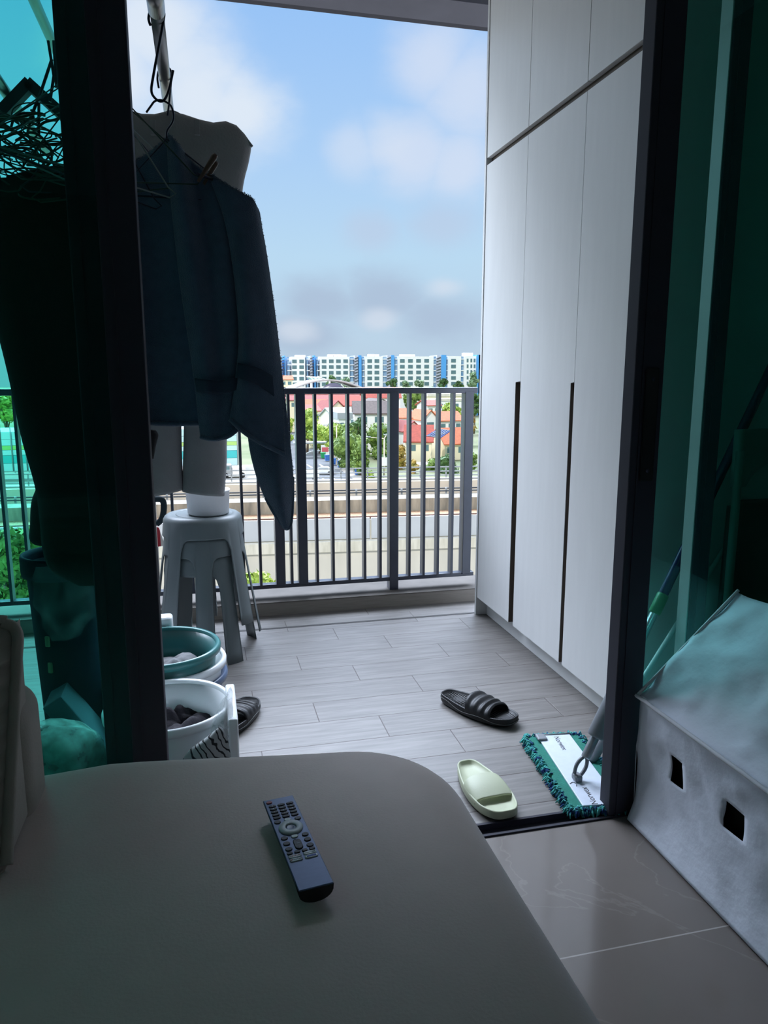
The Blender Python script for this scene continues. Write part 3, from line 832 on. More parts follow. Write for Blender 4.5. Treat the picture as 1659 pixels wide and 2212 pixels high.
seg_(dc0, dc1, .0165, M['mopgreen'], 'collar'); seg_(dc1 - .005, min(1.32, (2.2 - J.x) / d_.x), .0135, M['mopblue'], 'handle')

# second thin pole and folded chair stored behind the glass
sq = thing('squeegee', 'thin white pole leaning behind the right glass door beside the mop handle', 'pole', (1.12, 1.74, 0))
foot = atz(1283, 1634, .03); B_ = at(1570, 1177, 1.80); dd = (B_ - foot).normalized()
b = bm_(); tube(b, [foot, B_], .007, 12); obj('pole', b, pm('white_enamel', (205, 212, 214), .2), sq)
b = bm_(); tube(b, [foot - dd * .025, foot + dd * .16], .014, 14); obj('grip', b, M['mopgrey'], sq)
jr = thing('jar', 'small glass jar with cord on the floor behind the door frame', 'jar', (1.165, 1.735, 0))
b = bm_(); lathe(b, [(0, .002), (.045, .002), (.05, .02), (.05, .11), (.038, .135), (.038, .16), (.034, .16), (.034, .135), (.045, .11), (.045, .02), (0, .012)], 24, Matrix.Translation((1.165, 1.735, .0))); obj('jar_body', b, M['film'], jr)
b = bm_(); lathe(b, [(0, .160), (.040, .160), (.041, .175), (0, .177)], 24, Matrix.Translation((1.165, 1.735, .0))); obj('lid', b, M['mopgrey'], jr)
fc = thing('folding_chair', 'folded plastic folding chair stored upright behind the right glass door', 'chair', (1.62, 1.77, 0))
M['chair'] = pm('pale_grey_chair_plastic', (120, 142, 138), .45)
M['chairdark'] = pm('dark_chair_metal', (50, 56, 58), .4)
b = bm_(); rows = []
for i in range(25):
    u = i / 24; x = lerp(1.415, 1.86, u); zt = .958 - .0 * u; e = abs(2 * u - 1)
    zb = .80 + (.075 * sqrt(max(0, 1 - ((u - .5) / .40) ** 2)) if abs(u - .5) < .40 else 0)
    y = 1.745 + .03 * (1 - e * e)
    rows.append([(x, y, lerp(zb, zt, k / 6)) for k in range(7)])
grid(b, rows); obj('back_panel', b, M['chair'], fc, mods=(SOLID(.022),))
for x in (1.425, 1.85):
    b = bm_(); tube(b, [(x, 1.742, .90), (x, 1.742, .55), (x, 1.735, .012)], .012, 10); obj('leg', b, M['chair'], fc)
    b = bm_(); tube(b, [(x + (.02 if x < 1.6 else -.02), 1.785, .74), (x + (.02 if x < 1.6 else -.02), 1.795, .012)], .011, 10); obj('leg', b, M['chairdark'], fc)
b = bm_(); rbox(b, 1.45, 1.825, 1.755, 1.778, .36, .76, .01); obj('seat', b, M['chairdark'], fc)
b = bm_(); tube(b, [(1.437, 1.738, .20), (1.84, 1.738, .20)], .008, 8); obj('stretcher', b, M['chairdark'], fc)

# ================================================================== STOOLS
def stool_mesh():
    b = bm_(); H_ = .425; RT = .150; RB = .196
    def R(th, z):
        t = 1 - z / H_; r = lerp(RT, RB, t)
        sq_ = 1 / (abs(cos(th)) ** 4 + abs(sin(th)) ** 4) ** .25       # squarer towards the feet
        return r * lerp(1.0, lerp(1, sq_, .55), t)
    cols = []
    leg = radians(9.5); AR = .345; rr_ = .055
    for q in range(4):
        c0 = pi / 4 + q * pi / 2
        for k in range(9): cols.append((c0 - leg + 2 * leg * k / 8, 0.0))
        a0, a1 = c0 + leg, c0 + pi / 2 - leg
        rad = radians(13)
        for k in range(17):
            u = k / 16; a = lerp(a0 + .002, a1 - .002, u)
            e = min(a - a0, a1 - a)
            h = AR if e > rad else AR - rr_ * (1 - sqrt(max(0, 1 - ((rad - e) / rad) ** 2)))
            cols.append((a, h))
    n = len(cols); NZ = 10
    rows = []
    for k in range(NZ + 1):
        rows.append([(lambda z, th: (R(th, z) * cos(th), R(th, z) * sin(th), z))(lerp(h, H_ - .018, (k / NZ)), th) for th, h in cols])
    for rr2, z in ((.004, H_ - .008), (.012, H_ - .002), (.02, H_)):
        rows.append([((RT - rr2) * cos(th), (RT - rr2) * sin(th), z) for th, h in cols])
    rows.append([((RT - .03) * cos(th), (RT - .03) * sin(th), H_ - .0005) for th, h in cols])
    rows.append([((RT - .034) * cos(th), (RT - .034) * sin(th), H_ - .003) for th, h in cols])
    vv = grid(b, rows, True, True)
    f = b.faces.new(vv[-1])
    return b
st0 = thing('stacking_stool', 'grey plastic stool at the bottom of the stack, feet on the floor', 'stool', (-.018, 2.99, 0), (0, 0, radians(-16)), 'grey plastic stools stacked by the railing')
sm_ = stool_mesh()
legs_part = obj('shell', sm_, M['stool'], st0, local=True, mods=(SOLID(.0045, -1),))
b = bm_(); lathe(b, [(0, .418), (.100, .418), (.104, .422), (.100, .4235), (0, .4235)], 40); obj('seat_inset', b, M['stool'], st0, local=True)
dup(st0, (-.018, 2.99, .072), (0, 0, radians(-47)), 'grey plastic stool in the middle of the stack of three')
dup(st0, (-.018, 2.99, .144), (0, 0, radians(3)), 'topmost grey plastic stool of the stack with the white bowl on it')
bw = bm_(); pb = Vector((.005, 2.965, .5685))
lathe(bw, [(0, 0), (.070, 0), (.080, .006), (.084, .09), (.086, .092), (.086, .097), (.080, .097), (.077, .01), (0, .006)], 48, Matrix.Translation(pb))
tag(obj('bowl', bw, M['bowl']), 'white round plastic bowl on top of the stool stack', 'bowl')

# ================================================================== BASINS
def basin(name, label, x, y, z0, h, R, mat, group=None, rb=.72, rim=.014):
    r = thing(name, label, 'basin', (x, y, z0), (0, 0, 0), group)
    rbm = R * rb
    b = bm_(); lathe(b, [(0, .003), (rbm - .01, .0), (rbm, .004), (lerp(rbm, R, .55), h * .5), (R - rim, h - .012), (R - rim - .005, h - .010), (lerp(rbm, R, .5) - .006, h * .5), (rbm - .008, .010), (0, .008)], 64)
    obj('bowl_wall', b, mat, r, local=True)
    b = bm_(); lathe(b, [(R - rim - .004, h - .014), (R - rim - .002, h - .002), (R - rim * .55, h + .002), (R - .003, h - .002), (R, h - .008), (R - .001, h - .022), (R - .006, h - .022), (R - .008, h - .012), (R - rim - .004, h - .014)], 64)
    obj('rim', b, mat, r, local=True)
    return r
basin('wash_basin', 'white round wash basin in front, holding dark purple cloth', -.128, 2.035, .001, .20, .177, M['basinw'], rb=.78)
c3 = atz(355, 1393, .240)
basin('wash_basin', 'blue grey basin at the bottom of the stack of three', c3.x + .008, c3.y + .035, .001, .13, .192, M['bluegrey'], rb=.75)
basin('wash_basin', 'white basin in the middle of the stack, under the teal one', c3.x + .003, c3.y + .020, .040, .145, .194, M['basinw'], rb=.75)
basin('wash_basin', 'teal basin on top of the stack, holding grey cloth', c3.x - .010, c3.y, .082, .158, .190, M['teal'], rb=.75)
def blob_cloth(name, label, cx, cy, z, R, H, mat, seed, loop=None):
    b = bm_(); rows = []
    for i in range(23):
        r_ = i / 22; row = []
        for k in range(48):
            a = 2 * pi * k / 48; n_ = mnoise.noise(Vector((cos(a) * r_ * 2 + seed, sin(a) * r_ * 2, seed)))
            n2 = mnoise.noise(Vector((cos(a) * r_ * 5, sin(a) * r_ * 5 + seed, seed)))
            zz = z + H * (1 - r_ ** 2) * (.6 + .9 * n_) + H * .45 * n2 * (1 - r_)
            row.append((cx + cos(a) * R * r_ * (1 + .1 * n_), cy + sin(a) * R * r_ * (1 + .1 * n_), max(z, zz)))
        rows.append(row)
    vv = grid(b, rows[1:], True, True); b.faces.new(vv[0])
    if loop: tube(b, loop, .006, 8)
    return tag(obj(name, b, mat, mods=(SOLID(.004, 1),)), label, 'cloth')
gl = smooth_line([(c3.x + .12, c3.y - .02, .19), (c3.x + .150, c3.y + .0, .25), (c3.x + .155, c3.y + .07, .25), (c3.x + .13, c3.y + .04, .19)], 6)
blob_cloth('grey_cloth', 'crumpled grey cloth lying in the teal basin', c3.x - .01, c3.y - .015, .142, .150, .075, M['greycloth'], 3.3)
dcl = atz(385, 1548, .12)
blob_cloth('dark_cloth', 'dark purple cloth lying in the front white basin', dcl.x, dcl.y, .085, .105, .055, M['purple'], 8.1)
# plastic lid with film beside the front basin
b = bm_(); rbox(b, .030, .056, 1.86, 2.10, .001, .215, .006, 3, None)
tag(obj('plastic_lid_tray', b, M['basinw']), 'white plastic lid standing on edge beside the front basin', 'tray')
b = bm_()
g_ = smooth_grid([[at(440, 1640, 1.86), at(480, 1640, 1.86), at(505, 1640, 1.87)], [at(455, 1580, 1.875), at(480, 1570, 1.86), at(500, 1560, 1.875)], [at(470, 1535, 1.89), at(490, 1520, 1.875), at(502, 1505, 1.895)], [at(488, 1500, 1.90), at(494, 1490, 1.89), at(499, 1482, 1.90)]], 8, 8)
for r_ in g_:
    for p in r_: p += Vector((.006 * mnoise.noise(p * 30), .006 * mnoise.noise(p * 34), 0))
grid(b, g_)
tag(obj('plastic_bag', b, M['film'], mods=(SOLID(.0006),)), 'clear plastic bag crumpled between the front basin and the white lid', 'bag')
def wavy_mat():
    m = bpy.data.materials.new('grey_cloth_black_waves'); m.use_nodes = True; nt = m.node_tree; b_ = nt.nodes['Principled BSDF']; N = nt.nodes.new; L = nt.links.new
    tc = N('ShaderNodeTexCoord'); mp = N('ShaderNodeMapping'); mp.inputs['Rotation'].default_value = (0, radians(35), 0); L(tc.outputs['Object'], mp.inputs[0])
    w = N('ShaderNodeTexWave'); w.inputs['Scale'].default_value = 20; w.inputs['Distortion'].default_value = 8.0; w.inputs['Detail'].default_value = 2; w.inputs['Detail Scale'].default_value = 1.2
    L(mp.outputs[0], w.inputs['Vector']); r = N('ShaderNodeValToRGB'); L(w.outputs['Fac'], r.inputs[0])
    r.color_ramp.elements[0].position = .10; r.color_ramp.elements[0].color = (*lin((30, 32, 36)), 1); r.color_ramp.elements[1].position = .22; r.color_ramp.elements[1].color = (*lin((178, 182, 184)), 1)
    L(r.outputs[0], b_.inputs['Base Color']); b_.inputs['Roughness'].default_value = .8
    return m
b = bm_()
g_ = smooth_grid([[at(395, 1640, 1.83), at(445, 1640, 1.82), at(500, 1640, 1.84)], [at(410, 1620, 1.84), at(450, 1605, 1.825), at(492, 1600, 1.845)], [at(448, 1592, 1.845), at(465, 1582, 1.84), at(484, 1582, 1.85)], [at(472, 1572, 1.855), at(475, 1570, 1.855), at(478, 1572, 1.855)]], 6, 6)
grid(b, g_)
tag(obj('patterned_packet', b, wavy_mat(), mods=(SOLID(.002),)), 'light grey packet with black wavy lines before the front basin', 'packet')
# white tray corner behind the stacked basins
b = bm_(); rbox(b, -.42, -.135, 2.60, 2.66, .002, .27, .012, 3); tag(obj('plastic_lid_tray', b, M['basinw']), 'white plastic tray standing behind the teal basin', 'tray')

# ================================================================== LAUNDRY
PZ = 1.905
def pole(name, label, x, y0, y1, z, r, sleeve=None):
    t = thing(name, label, 'pole', (x, (y0 + y1) / 2, z), group='laundry poles under the balcony ceiling')
    b = bm_(); tube(b, [(x, y0, z), (x, y1, z)], r, 24); obj('tube', b, M['steel'], t)
    if sleeve:
        b = bm_(); tube(b, [(x, y0, z), (x, sleeve, z)], r * 1.22, 24); obj('sleeve', b, M['steel'], t)
    return t
q1 = atz(350, 120, PZ)
pole('laundry_pole', 'steel laundry pole from which the blue towel hangs', q1.x, 1.78, 2.86, PZ, .0155, 1.90)
q2 = atz(30, 225, PZ); q3 = atz(93, 45, PZ + .25)
pole('laundry_pole', 'steel laundry pole farthest left behind the glass', q2.x, 1.85, 3.1, PZ, .0155)
pole('laundry_pole', 'steel laundry pole high up at the left behind the dark door stile', q3.x, 1.80, 3.1, PZ + .25, .0155)
rk = thing('laundry_rack', 'dark bent metal bracket carrying the laundry poles behind the glass', 'rack', (-.5, 2.5, 1.9))
b = bm_(); pk = at(65, 182, 2.5)
for a_, c_ in (((-40, 290), (66, 180)), ((60, 180), (150, 262))):
    bar(b, at(*a_, 2.5), at(*c_, 2.5), .03, .036, Vector((0, 1, 0)))
obj('bracket', b, M['alu'], rk)

def hanger_pts(w=.40, h=.11):
    hook = [(.0, 0, -.085), (.0, 0, -.045), (.012, 0, -.03), (.022, 0, -.005), (.016, 0, .016), (0, 0, .022), (-.015, 0, .014), (-.019, 0, .0)]
    tri = [(0, 0, -.085), (w / 2 - .02, 0, -.085 - h + .01), (w / 2, 0, -.085 - h), (w / 2 - .015, 0, -.085 - h - .012), (-w / 2 + .015, 0, -.085 - h - .012), (-w / 2, 0, -.085 - h), (-w / 2 + .02, 0, -.085 - h + .01)]
    return smooth_line(hook, 5), tri
def hanger(label, loc, rot, mat, group=None, w=.40, h=.11, r=.0016):
    b = bm_(); hk, tri = hanger_pts(w, h)
    MM = Matrix.Translation(Vector(loc)) @ Euler(rot).to_matrix().to_4x4()
    tube(b, [MM @ Vector(p) for p in hk], r, 6); tube(b, [MM @ Vector(p) for p in tri], r, 6, closed=True)
    return tag(obj('wire_hanger', b, mat), label, 'hanger', group)
# large S hook over the towel pole
b = bm_()
HY = 1.93
sp = [(325, 55), (321, 40), (326, 22), (345, 14), (354, 26), (353, 45), (343, 100), (331, 165), (327, 195), (333, 210), (346, 219), (357, 213), (366, 190), (374, 152)]
tube(b, smooth_line([at(x, y, HY + (.02 if i < 3 else 0)) for i, (x, y) in enumerate(sp)], 5), .0030, 8)
tag(obj('hook', b, M['wire']), 'dark S shaped wire hook looped over the steel laundry pole', 'hook')
b = bm_()
sp = [(343, 190), (340, 168), (345, 150), (360, 146), (370, 158), (366, 215), (362, 250)]
tube(b, smooth_line([at(x, y, 2.28 + (.02 if i < 2 else 0)) for i, (x, y) in enumerate(sp)], 5), .0028, 8)
tag(obj('hook', b, M['wire']), 'dark wire hook holding the grey trousers on the pole', 'hook')
# towel hanger
b = bm_()
sp = [(316, 243), (326, 229), (334, 219), (346, 216), (358, 220), (370, 230), (375, 250), (372, 265), (361, 283), (360, 300)]
tube(b, smooth_line([at(x, y, HY) for x, y in sp], 5), .0024, 8)
tube(b, [at(360, 300, HY + .015), at(535, 438, HY + .02), at(250, 420, HY + .03)], .003, 6, closed=True)
tag(obj('clothes_hanger', b, M['wire']), 'wire clothes hanger carrying the blue towel', 'hanger')

def sheet(rows, n=6, m=6, amp=.0, fr=12):
    g_ = smooth_grid([[at(*p) for p in r] for r in rows], n, m)
    if amp:
        for r in g_:
            for p in r: p.y += amp * mnoise.noise(Vector((p.x * fr, p.z * fr * .35, 3)))
    return g_
tw = thing('bath_towel', 'slate blue terry towel hanging from a wire hanger on the pole', 'towel', (.03, 1.95, .7))
b = bm_()
Yb, Yc = 1.955, 1.93
TA = [[(255, 370, 2.0), (325, 328, 1.985), (362, 296, 1.965)], [(262, 470, 2.0), (325, 455, 1.98), (380, 450, 1.965)], [(270, 650, 2.0), (345, 650, 1.985), (403, 650, 1.97)], [(285, 800, 2.0), (360, 800, 1.985), (428, 800, 1.97)], [(295, 912, 2.0), (370, 916, 1.985), (440, 914, 1.97)]]
TB = [[(362, 290, Yb), (380, 306, Yb - .02), (410, 345, Yb), (450, 376, Yb - .015), (490, 403, Yb)],
      [(370, 420, Yb), (396, 430, Yb - .03), (430, 440, Yb - .005), (470, 455, Yb - .02), (512, 480, Yb)],
      [(392, 620, Yb), (422, 625, Yb - .03), (458, 630, Yb - .01), (490, 635, Yb - .02), (530, 650, Yb)],
      [(418, 800, Yb), (443, 803, Yb - .02), (473, 806, Yb - .01), (500, 802, Yb - .02), (535, 800, Yb)],
      [(434, 944, Yb), (455, 948, Yb - .015), (475, 947, Yb - .01), (500, 938, Yb - .015), (535, 905, Yb)]]
TC = [[(450, 374, Yc), (490, 398, Yc - .01), (522, 416, Yc - .01), (545, 431, Yc), (556, 456, Yc + .02)],
      [(492, 500, Yc), (515, 502, Yc - .02), (540, 508, Yc - .015), (560, 520, Yc), (574, 550, Yc + .02)],
      [(517, 700, Yc), (532, 702, Yc - .025), (560, 706, Yc - .015), (584, 714, Yc), (599, 732, Yc + .02)],
      [(511, 815, Yc), (530, 820, Yc - .025), (560, 828, Yc - .015), (590, 842, Yc), (610, 862, Yc + .015)],
      [(497, 906, Yc), (525, 932, Yc - .02), (555, 952, Yc - .015), (590, 970, Yc - .005), (615, 982, Yc)]]
TD = [[(530, 440, Yc + .03), (550, 440, Yc + .025), (560, 460, Yc + .03)], [(530, 600, Yc + .03), (560, 610, Yc + .02), (584, 620, Yc + .03)], [(530, 760, Yc + .03), (567, 770, Yc + .015), (605, 780, Yc + .03)], [(535, 925, Yc + .03), (578, 915, Yc + .01), (620, 905, Yc + .03)],
      [(548, 1005, Yc + .03), (592, 1000, Yc + .0), (632, 1030, Yc + .03)], [(574, 1075, Yc + .03), (604, 1080, Yc + .0), (631, 1098, Yc + .03)], [(610, 1134, Yc + .02), (618, 1143, Yc + .01), (626, 1136, Yc + .02)]]
for T_, am in ((TA, .010), (TB, .012), (TC, .010), (TD, .012)):
    grid(b, sheet(T_, 8, 8, am))
tcl = obj('towel_cloth', b, M['navy'], tw, mods=(SOLID(.007),))
b = bm_()
grid(b, sheet([[(421, 817, Yb - .012), (444, 820, Yb - .034), (474, 822, Yb - .026), (500, 818, Yb - .032), (514, 816, Yb - .03)], [(426, 846, Yb - .012), (448, 849, Yb - .032), (474, 851, Yb - .024), (500, 846, Yb - .03), (510, 842, Yb - .03)]], 4, 8))
grid(b, sheet([[(515, 784, Yc - .012), (532, 788, Yc - .037), (560, 796, Yc - .027), (588, 812, Yc - .012)], [(511, 815, Yc - .012), (530, 821, Yc - .037), (560, 833, Yc - .027), (592, 856, Yc - .012)]], 4, 8))
obj('woven_band', b, M['navyband'], tw, mods=(SOLID(.004),))
b = bm_()
for T_, off in ((TA, -.004), (TB, -.004), (TC, -.004)):
    tube(b, smooth_line([at(p[0], p[1], p[2] + off) for p in T_[-1]], 8), .006, 8)
tube(b, smooth_line([at(*p) for p in ((574, 1075, Yc + .028), (592, 1108, Yc + .02), (610, 1134, Yc + .016), (619, 1142, Yc + .01), (627, 1134, Yc + .018), (631, 1098, Yc + .028), (632, 1030, Yc + .03))], 8), .005, 8)
obj('hem', b, M['navy'], tw)
b = bm_(); rf = random.Random(21)
for edge, npt in (([p for p in TC[0]], 200), ([r_[-1] for r_ in TC], 330), ([r_[-1] for r_ in TD], 420), ([p for p in TB[0]], 200), ([p for p in TA[0]], 170)):
    ln = smooth_line([at(*p) for p in edge], 14)
    for i in range(npt):
        t = rf.random() * (len(ln) - 1.001); k = int(t); p = ln[k].lerp(ln[k + 1], t - k)
        d = Vector((rf.uniform(-1, 1), rf.uniform(-1, 1), rf.uniform(-.6, 1))).normalized() * rf.uniform(.004, .0075)
        p = p + Vector((0, rf.uniform(-.003, .003), 0))
        tube(b, [p, p + d * .6, p + d + Vector((0, 0, -.001))], [.0009, .0008, .0004], 3)
obj('terry_loops', b, M['navy'], tw)
# peg
pg = thing('clothes_peg', 'brown plastic clothes peg clipped on the towel shoulder', 'peg', at(447, 375, 1.90))
a_, c_ = at(428, 392, 1.90), at(466, 334, 1.90)
b = bm_(); tube(b, [a_, a_.lerp(c_, .35), a_.lerp(c_, .9), c_], [.0035, .005, .0075, .006], 10); obj('arm', b, M['brown'], pg)
a2, c2_ = at(440, 398, 1.93), at(468, 350, 1.93)
b = bm_(); tube(b, [a2, a2.lerp(c2_, .35), a2.lerp(c2_, .9), c2_], [.0035, .005, .0065, .005], 10); obj('arm', b, M['brown'], pg)
b = bm_(); tube(b, [a_.lerp(c_, .25) + Vector((-.012, 0, 0)), a2.lerp(c2_, .25) + Vector((.012, 0, 0))], .004, 10); obj('spring', b, M['wire'], pg)

# trousers
tr = thing('trousers', 'grey beige trousers hanging behind the blue towel', 'trousers', (0, 2.42, .72))
def tubecloth(rows, Yc_, th, n=28):
    R_ = []
    for row_ in rows:
        (lx, ly, rx, ry, tk) = row_[:5]
        l, r = at(lx, ly, Yc_), at(rx, ry, Yc_); ring = []
        for k in range(n):
            a = 2 * pi * k / n; u = .5 - .5 * cos(a)
            p = l.lerp(r, u); 
            if len(row_) > 5:
                q_ = row_[5]; px_ = lerp(lx, rx, u)
                for (xa_, ya_), (xb_, yb_) in zip(q_[:-1], q_[1:]):
                    if xa_ <= px_ <= xb_: p.z = at(px_, lerp(ya_, yb_, (px_ - xa_) / (xb_ - xa_)) + row_[6], Yc_).z
            p = Vector((p.x, p.y - sin(a) * tk * (abs(sin(a)) ** -.3 if abs(sin(a)) > .01 else 1), p.z)); ring.append(p)
        R_.append(ring)
    out = [smooth_line([r_[k] for r_ in R_], 6) for k in range(n)]
    G = [[out[k][i] for k in range(n)] for i in range(len(out[0]))]
    for r_ in G:
        for p in r_: p.y += .014 * mnoise.noise(Vector((p.x * 9, p.z * 3, 5))) 
    return G
TOPL = [(245, 234), (285, 244), (310, 252), (340, 250), (372, 240), (405, 256), (440, 266), (470, 272), (490, 266), (515, 279), (545, 316)]
b = bm_()
grid(b, tubecloth([(250, 236, 541, 312, .02, TOPL, 0), (249, 250, 541, 324, .038, TOPL, 13), (248, 285, 536, 352, .048), (245, 400, 522, 420, .055), (250, 560, 515, 570, .055), (262, 640, 510, 645, .05)], 2.42, .05), True, True)
obj('hip_section', b, M['beige'], tr, mods=(SOLID(.003),))
b = bm_(); grid(b, tubecloth([(262, 560, 392, 560, .05), (275, 700, 393, 700, .05), (300, 900, 391, 900, .045), (308, 1000, 393, 1000, .045), (312, 1072, 396, 1056, .045)], 2.42, .05), True, True)
obj('trouser_leg', b, M['beige'], tr, mods=(SOLID(.003),))
b = bm_(); grid(b, tubecloth([(393, 560, 515, 570, .05), (396, 700, 508, 700, .05), (398, 900, 491, 915, .05), (396, 1010, 489, 1000, .05), (394, 1060, 484, 1070, .05)], 2.42, .05), True, True)
obj('trouser_leg', b, M['beige'], tr, mods=(SOLID(.003),))
b = bm_(); tube(b, smooth_line([at(x, y + 1, 2.405) for x, y in TOPL], 6), .004, 8); obj('waistband', b, M['beige'], tr)
for px_ in (330, 425):
    b = bm_(); rbox(b, -.008, .008, -.004, .004, -.03, .012, .002, 2, Matrix.Translation(at(px_, 268, 2.362))); obj('belt_loop', b, M['beige'], tr)

# wire hangers bunch (left, seen through the glass and beside the stile)
hx = -.205
specs = [(hx + .012, 1.80, .10, .55, 0), (hx + .004, 1.83, -.12, .42, 1), (hx + .0, 1.86, .16, .62, 2), (hx - .008, 1.90, -.22, .3, 1), (hx + .01, 1.94, .2, .7, 0), (hx - .01, 1.98, -.1, .5, 2), (hx + .0, 2.02, .28, .38, 1), (hx - .005, 2.06, -.3, .6, 0)]
HL = ['pale wire hanger nearest the glass in the bunch at left', 'green coated wire hanger second in the bunch at left', 'dark wire hanger third in the bunch at left', 'green coated wire hanger tilted left in the bunch', 'pale wire hanger steeply turned in the bunch', 'dark wire hanger near the middle of the bunch', 'green coated wire hanger far back in the bunch', 'pale wire hanger farthest back in the bunch']
pole('laundry_pole', 'steel laundry pole hidden behind the left door stile with the hanger bunch', hx - .004, 1.76, 2.3, PZ - .07, .013)
for (x, y, ry, rz, c_), lb in zip(specs, HL):
    hanger(lb, (x, y, PZ - .072), (0, ry, rz), M[('wirepale', 'wiregreen', 'wire')[c_]], 'wire hangers bunched at the left', .42, .20 + .1 * abs(ry), .0018)
rr = random.Random(11)
b = bm_()
for i in range(46):
    c = at(rr.uniform(-10, 135), rr.uniform(255, 410), rr.uniform(1.9, 2.1)); pts = []
    a0 = rr.uniform(0, 6.28); ra, rb_ = rr.uniform(.03, .10), rr.uniform(.010, .035); tl = rr.uniform(-.5, .5); nn_ = rr.randint(7, 12)
    for k in range(nn_):
        a = a0 + 2 * pi * k / 12; x, z = ra * cos(a), rb_ * sin(a) * 1.3
        pts.append(c + Vector((x * cos(tl) - z * sin(tl), rr.uniform(-.012, .012), x * sin(tl) + z * cos(tl))))
    tube(b, smooth_line(pts, 4), rr.choice((.0016, .002, .003)), 6)
tag(obj('wire_tangle', b, M['wiregreen']), 'tangle of green wire and hanger ends behind the left glass', 'wire', kind='stuff')
b = bm_()
for (x0, y0, x1, y1) in ((104, 88, 118, 175), (116, 88, 122, 190), (112, 128, 88, 200), (120, 140, 108, 220), (88, 200, 70, 245), (70, 245, 74, 262), (84, 222, 84, 290)):
    tube(b, [at(x0, y0, 1.98), at(x1, y1, 1.98)], .0035, 6)
tube(b, smooth_line([at(x, y, 1.98) for x, y in ((98, 250), (75, 245), (45, 246), (30, 258), (24, 275))], 6), .003, 6)
tag(obj('cable', b, M['wire']), 'dark looped cords hanging down behind the left door stile', 'cord')

# dark garments behind the glass
hc = atz(135, 1192, .60)
dg = thing('dark_garment', 'long black garment hanging behind the left glass panel', 'clothes', at(170, 1268, 1.98))
b = bm_()
grid(b, tubecloth([(-80, 392, 262, 396, .03), (-70, 480, 275, 480, .07), (-30, 620, 285, 620, .08), (8, 760, 290, 760, .08), (30, 850, 300, 850, .08), (52, 950, 306, 950, .075), (80, 1050, 310, 1050, .07), (90, 1130, 314, 1130, .065), (94, 1180, 314, 1190, .05), (112, 1225, 314, 1225, .045), (170, 1262, 290, 1258, .02)], 1.98, .06), True, True)
obj('garment_body', b, M['black'], dg, mods=(SOLID(.004),))
b = bm_(); tube(b, smooth_line([at(x, y, 2.02) for x, y in ((20, 395), (80, 380), (130, 372), (190, 372), (240, 385))], 6), .016, 8); obj('garment_shoulder', b, M['black'], dg)
b = bm_(); grid(b, tubecloth([(296, 925, 336, 930, .01), (300, 940, 341, 940, .015), (300, 960, 336, 962, .015), (302, 985, 331, 990, .01)], 2.06, .02, 16), True, True)
tag(obj('dark_sleeve', b, M['black'], mods=(SOLID(.003),)), 'tip of a black sleeve poking out beside the left door stile', 'clothes')
b = bm_(); grid(b, tubecloth([(78, 1058, 118, 1058, .02), (70, 1085, 140, 1085, .05), (68, 1130, 140, 1130, .055), (66, 1160, 140, 1165, .05), (75, 1174, 135, 1178, .02)], hc.y, .05, 20), True, True)
tag(obj('dark_bag', b, M['black'], mods=(SOLID(.004),)), 'dark rounded bag resting on the blue hamper rim', 'bag')

# hamper, film, net bag etc. behind left glass
hp = thing('laundry_hamper', 'tall dark blue plastic laundry hamper behind the left glass', 'hamper', (hc.x, hc.y, 0))
RH = (at(135, 1192, hc.y).x - at(44, 1192, hc.y).x)
b = bm_(); lathe(b, [(0, .004), (RH * .70, .002), (RH * .72, .01), (RH * .90, .57), (RH * .88, .57), (RH * .69, .014), (0, .012)], 48, Matrix.Translation((hc.x, hc.y, 0))); obj('hamper_body', b, M['binblue'], hp)
b = bm_(); lathe(b, [(RH * .90, .535), (RH, .54), (RH * 1.02, .555), (RH * 1.02, .592), (RH, .60), (RH * .94, .60), (RH * .90, .585), (RH * .90, .535)], 48, Matrix.Translation((hc.x, hc.y, 0))); obj('hamper_rim', b, M['binblue'], hp)
M['slotlight'] = pm('slot_pale', (104, 124, 84), .6)
for k, z in ((0, .36), (0, .28)):
    b = bm_(); rr_h = RH * lerp(.72, .90, z / .57) + .001; a = radians(-117)
    rbox(b, -.007, .007, -.004, .004, -.016, .016, .003, 2, Matrix.Translation((hc.x + rr_h * cos(a), hc.y + rr_h * sin(a), z)) @ Matrix.Rotation(a + pi / 2, 4, 'Z')); obj('slot', b, M['slotlight'], hp)
b = bm_()
g_ = smooth_grid([[at(78, 1225, 2.06), at(140, 1225, 2.03), at(210, 1235, 2.06)], [at(72, 1270, 2.04), at(140, 1290, 2.0), at(212, 1300, 2.05)], [at(85, 1330, 2.04), at(140, 1340, 1.99), at(205, 1330, 2.05)], [at(115, 1385, 2.05), at(140, 1388, 2.02), at(165, 1375, 2.05)]], 10, 10)
for r_ in g_:
    for p in r_: p += Vector((.012 * mnoise.noise(p * 22), .02 * mnoise.noise(p * 18), .01 * mnoise.noise(p * 20)))
grid(b, g_); tag(obj('plastic_wrap', b, M['film2'], mods=(SOLID(.0005),)), 'thin clear plastic wrap hanging below the black garment', 'plastic wrap')
nb = thing('net_bag', 'stuffed white net laundry bag on the floor behind the left glass', 'bag', (-.40, 1.92, 0))
nc = Vector((-.435, 1.95, .0))
b = bm_(); rows = []
for i in range(15):
    v = i / 14; ph = -pi / 2 + v * pi; row = []
    for k in range(36):
        a = 2 * pi * k / 36; r_ = .145 * max(.02, cos(ph)) ** .6
        n_ = 1 + .14 * mnoise.noise(Vector((cos(a) * 1.6, sin(a) * 1.6, v * 2.5 + 2))) + .05 * sin(a * 7 + v * 3) + .035 * sin(a * 17 + v * 6)
        row.append((nc.x + r_ * n_ * cos(a), nc.y + r_ * n_ * .85 * sin(a), .004 + .20 * (sin(ph) * .5 + .5) * (1 + .12 * mnoise.noise(Vector((cos(a), sin(a), 5))))))
    rows.append(row)
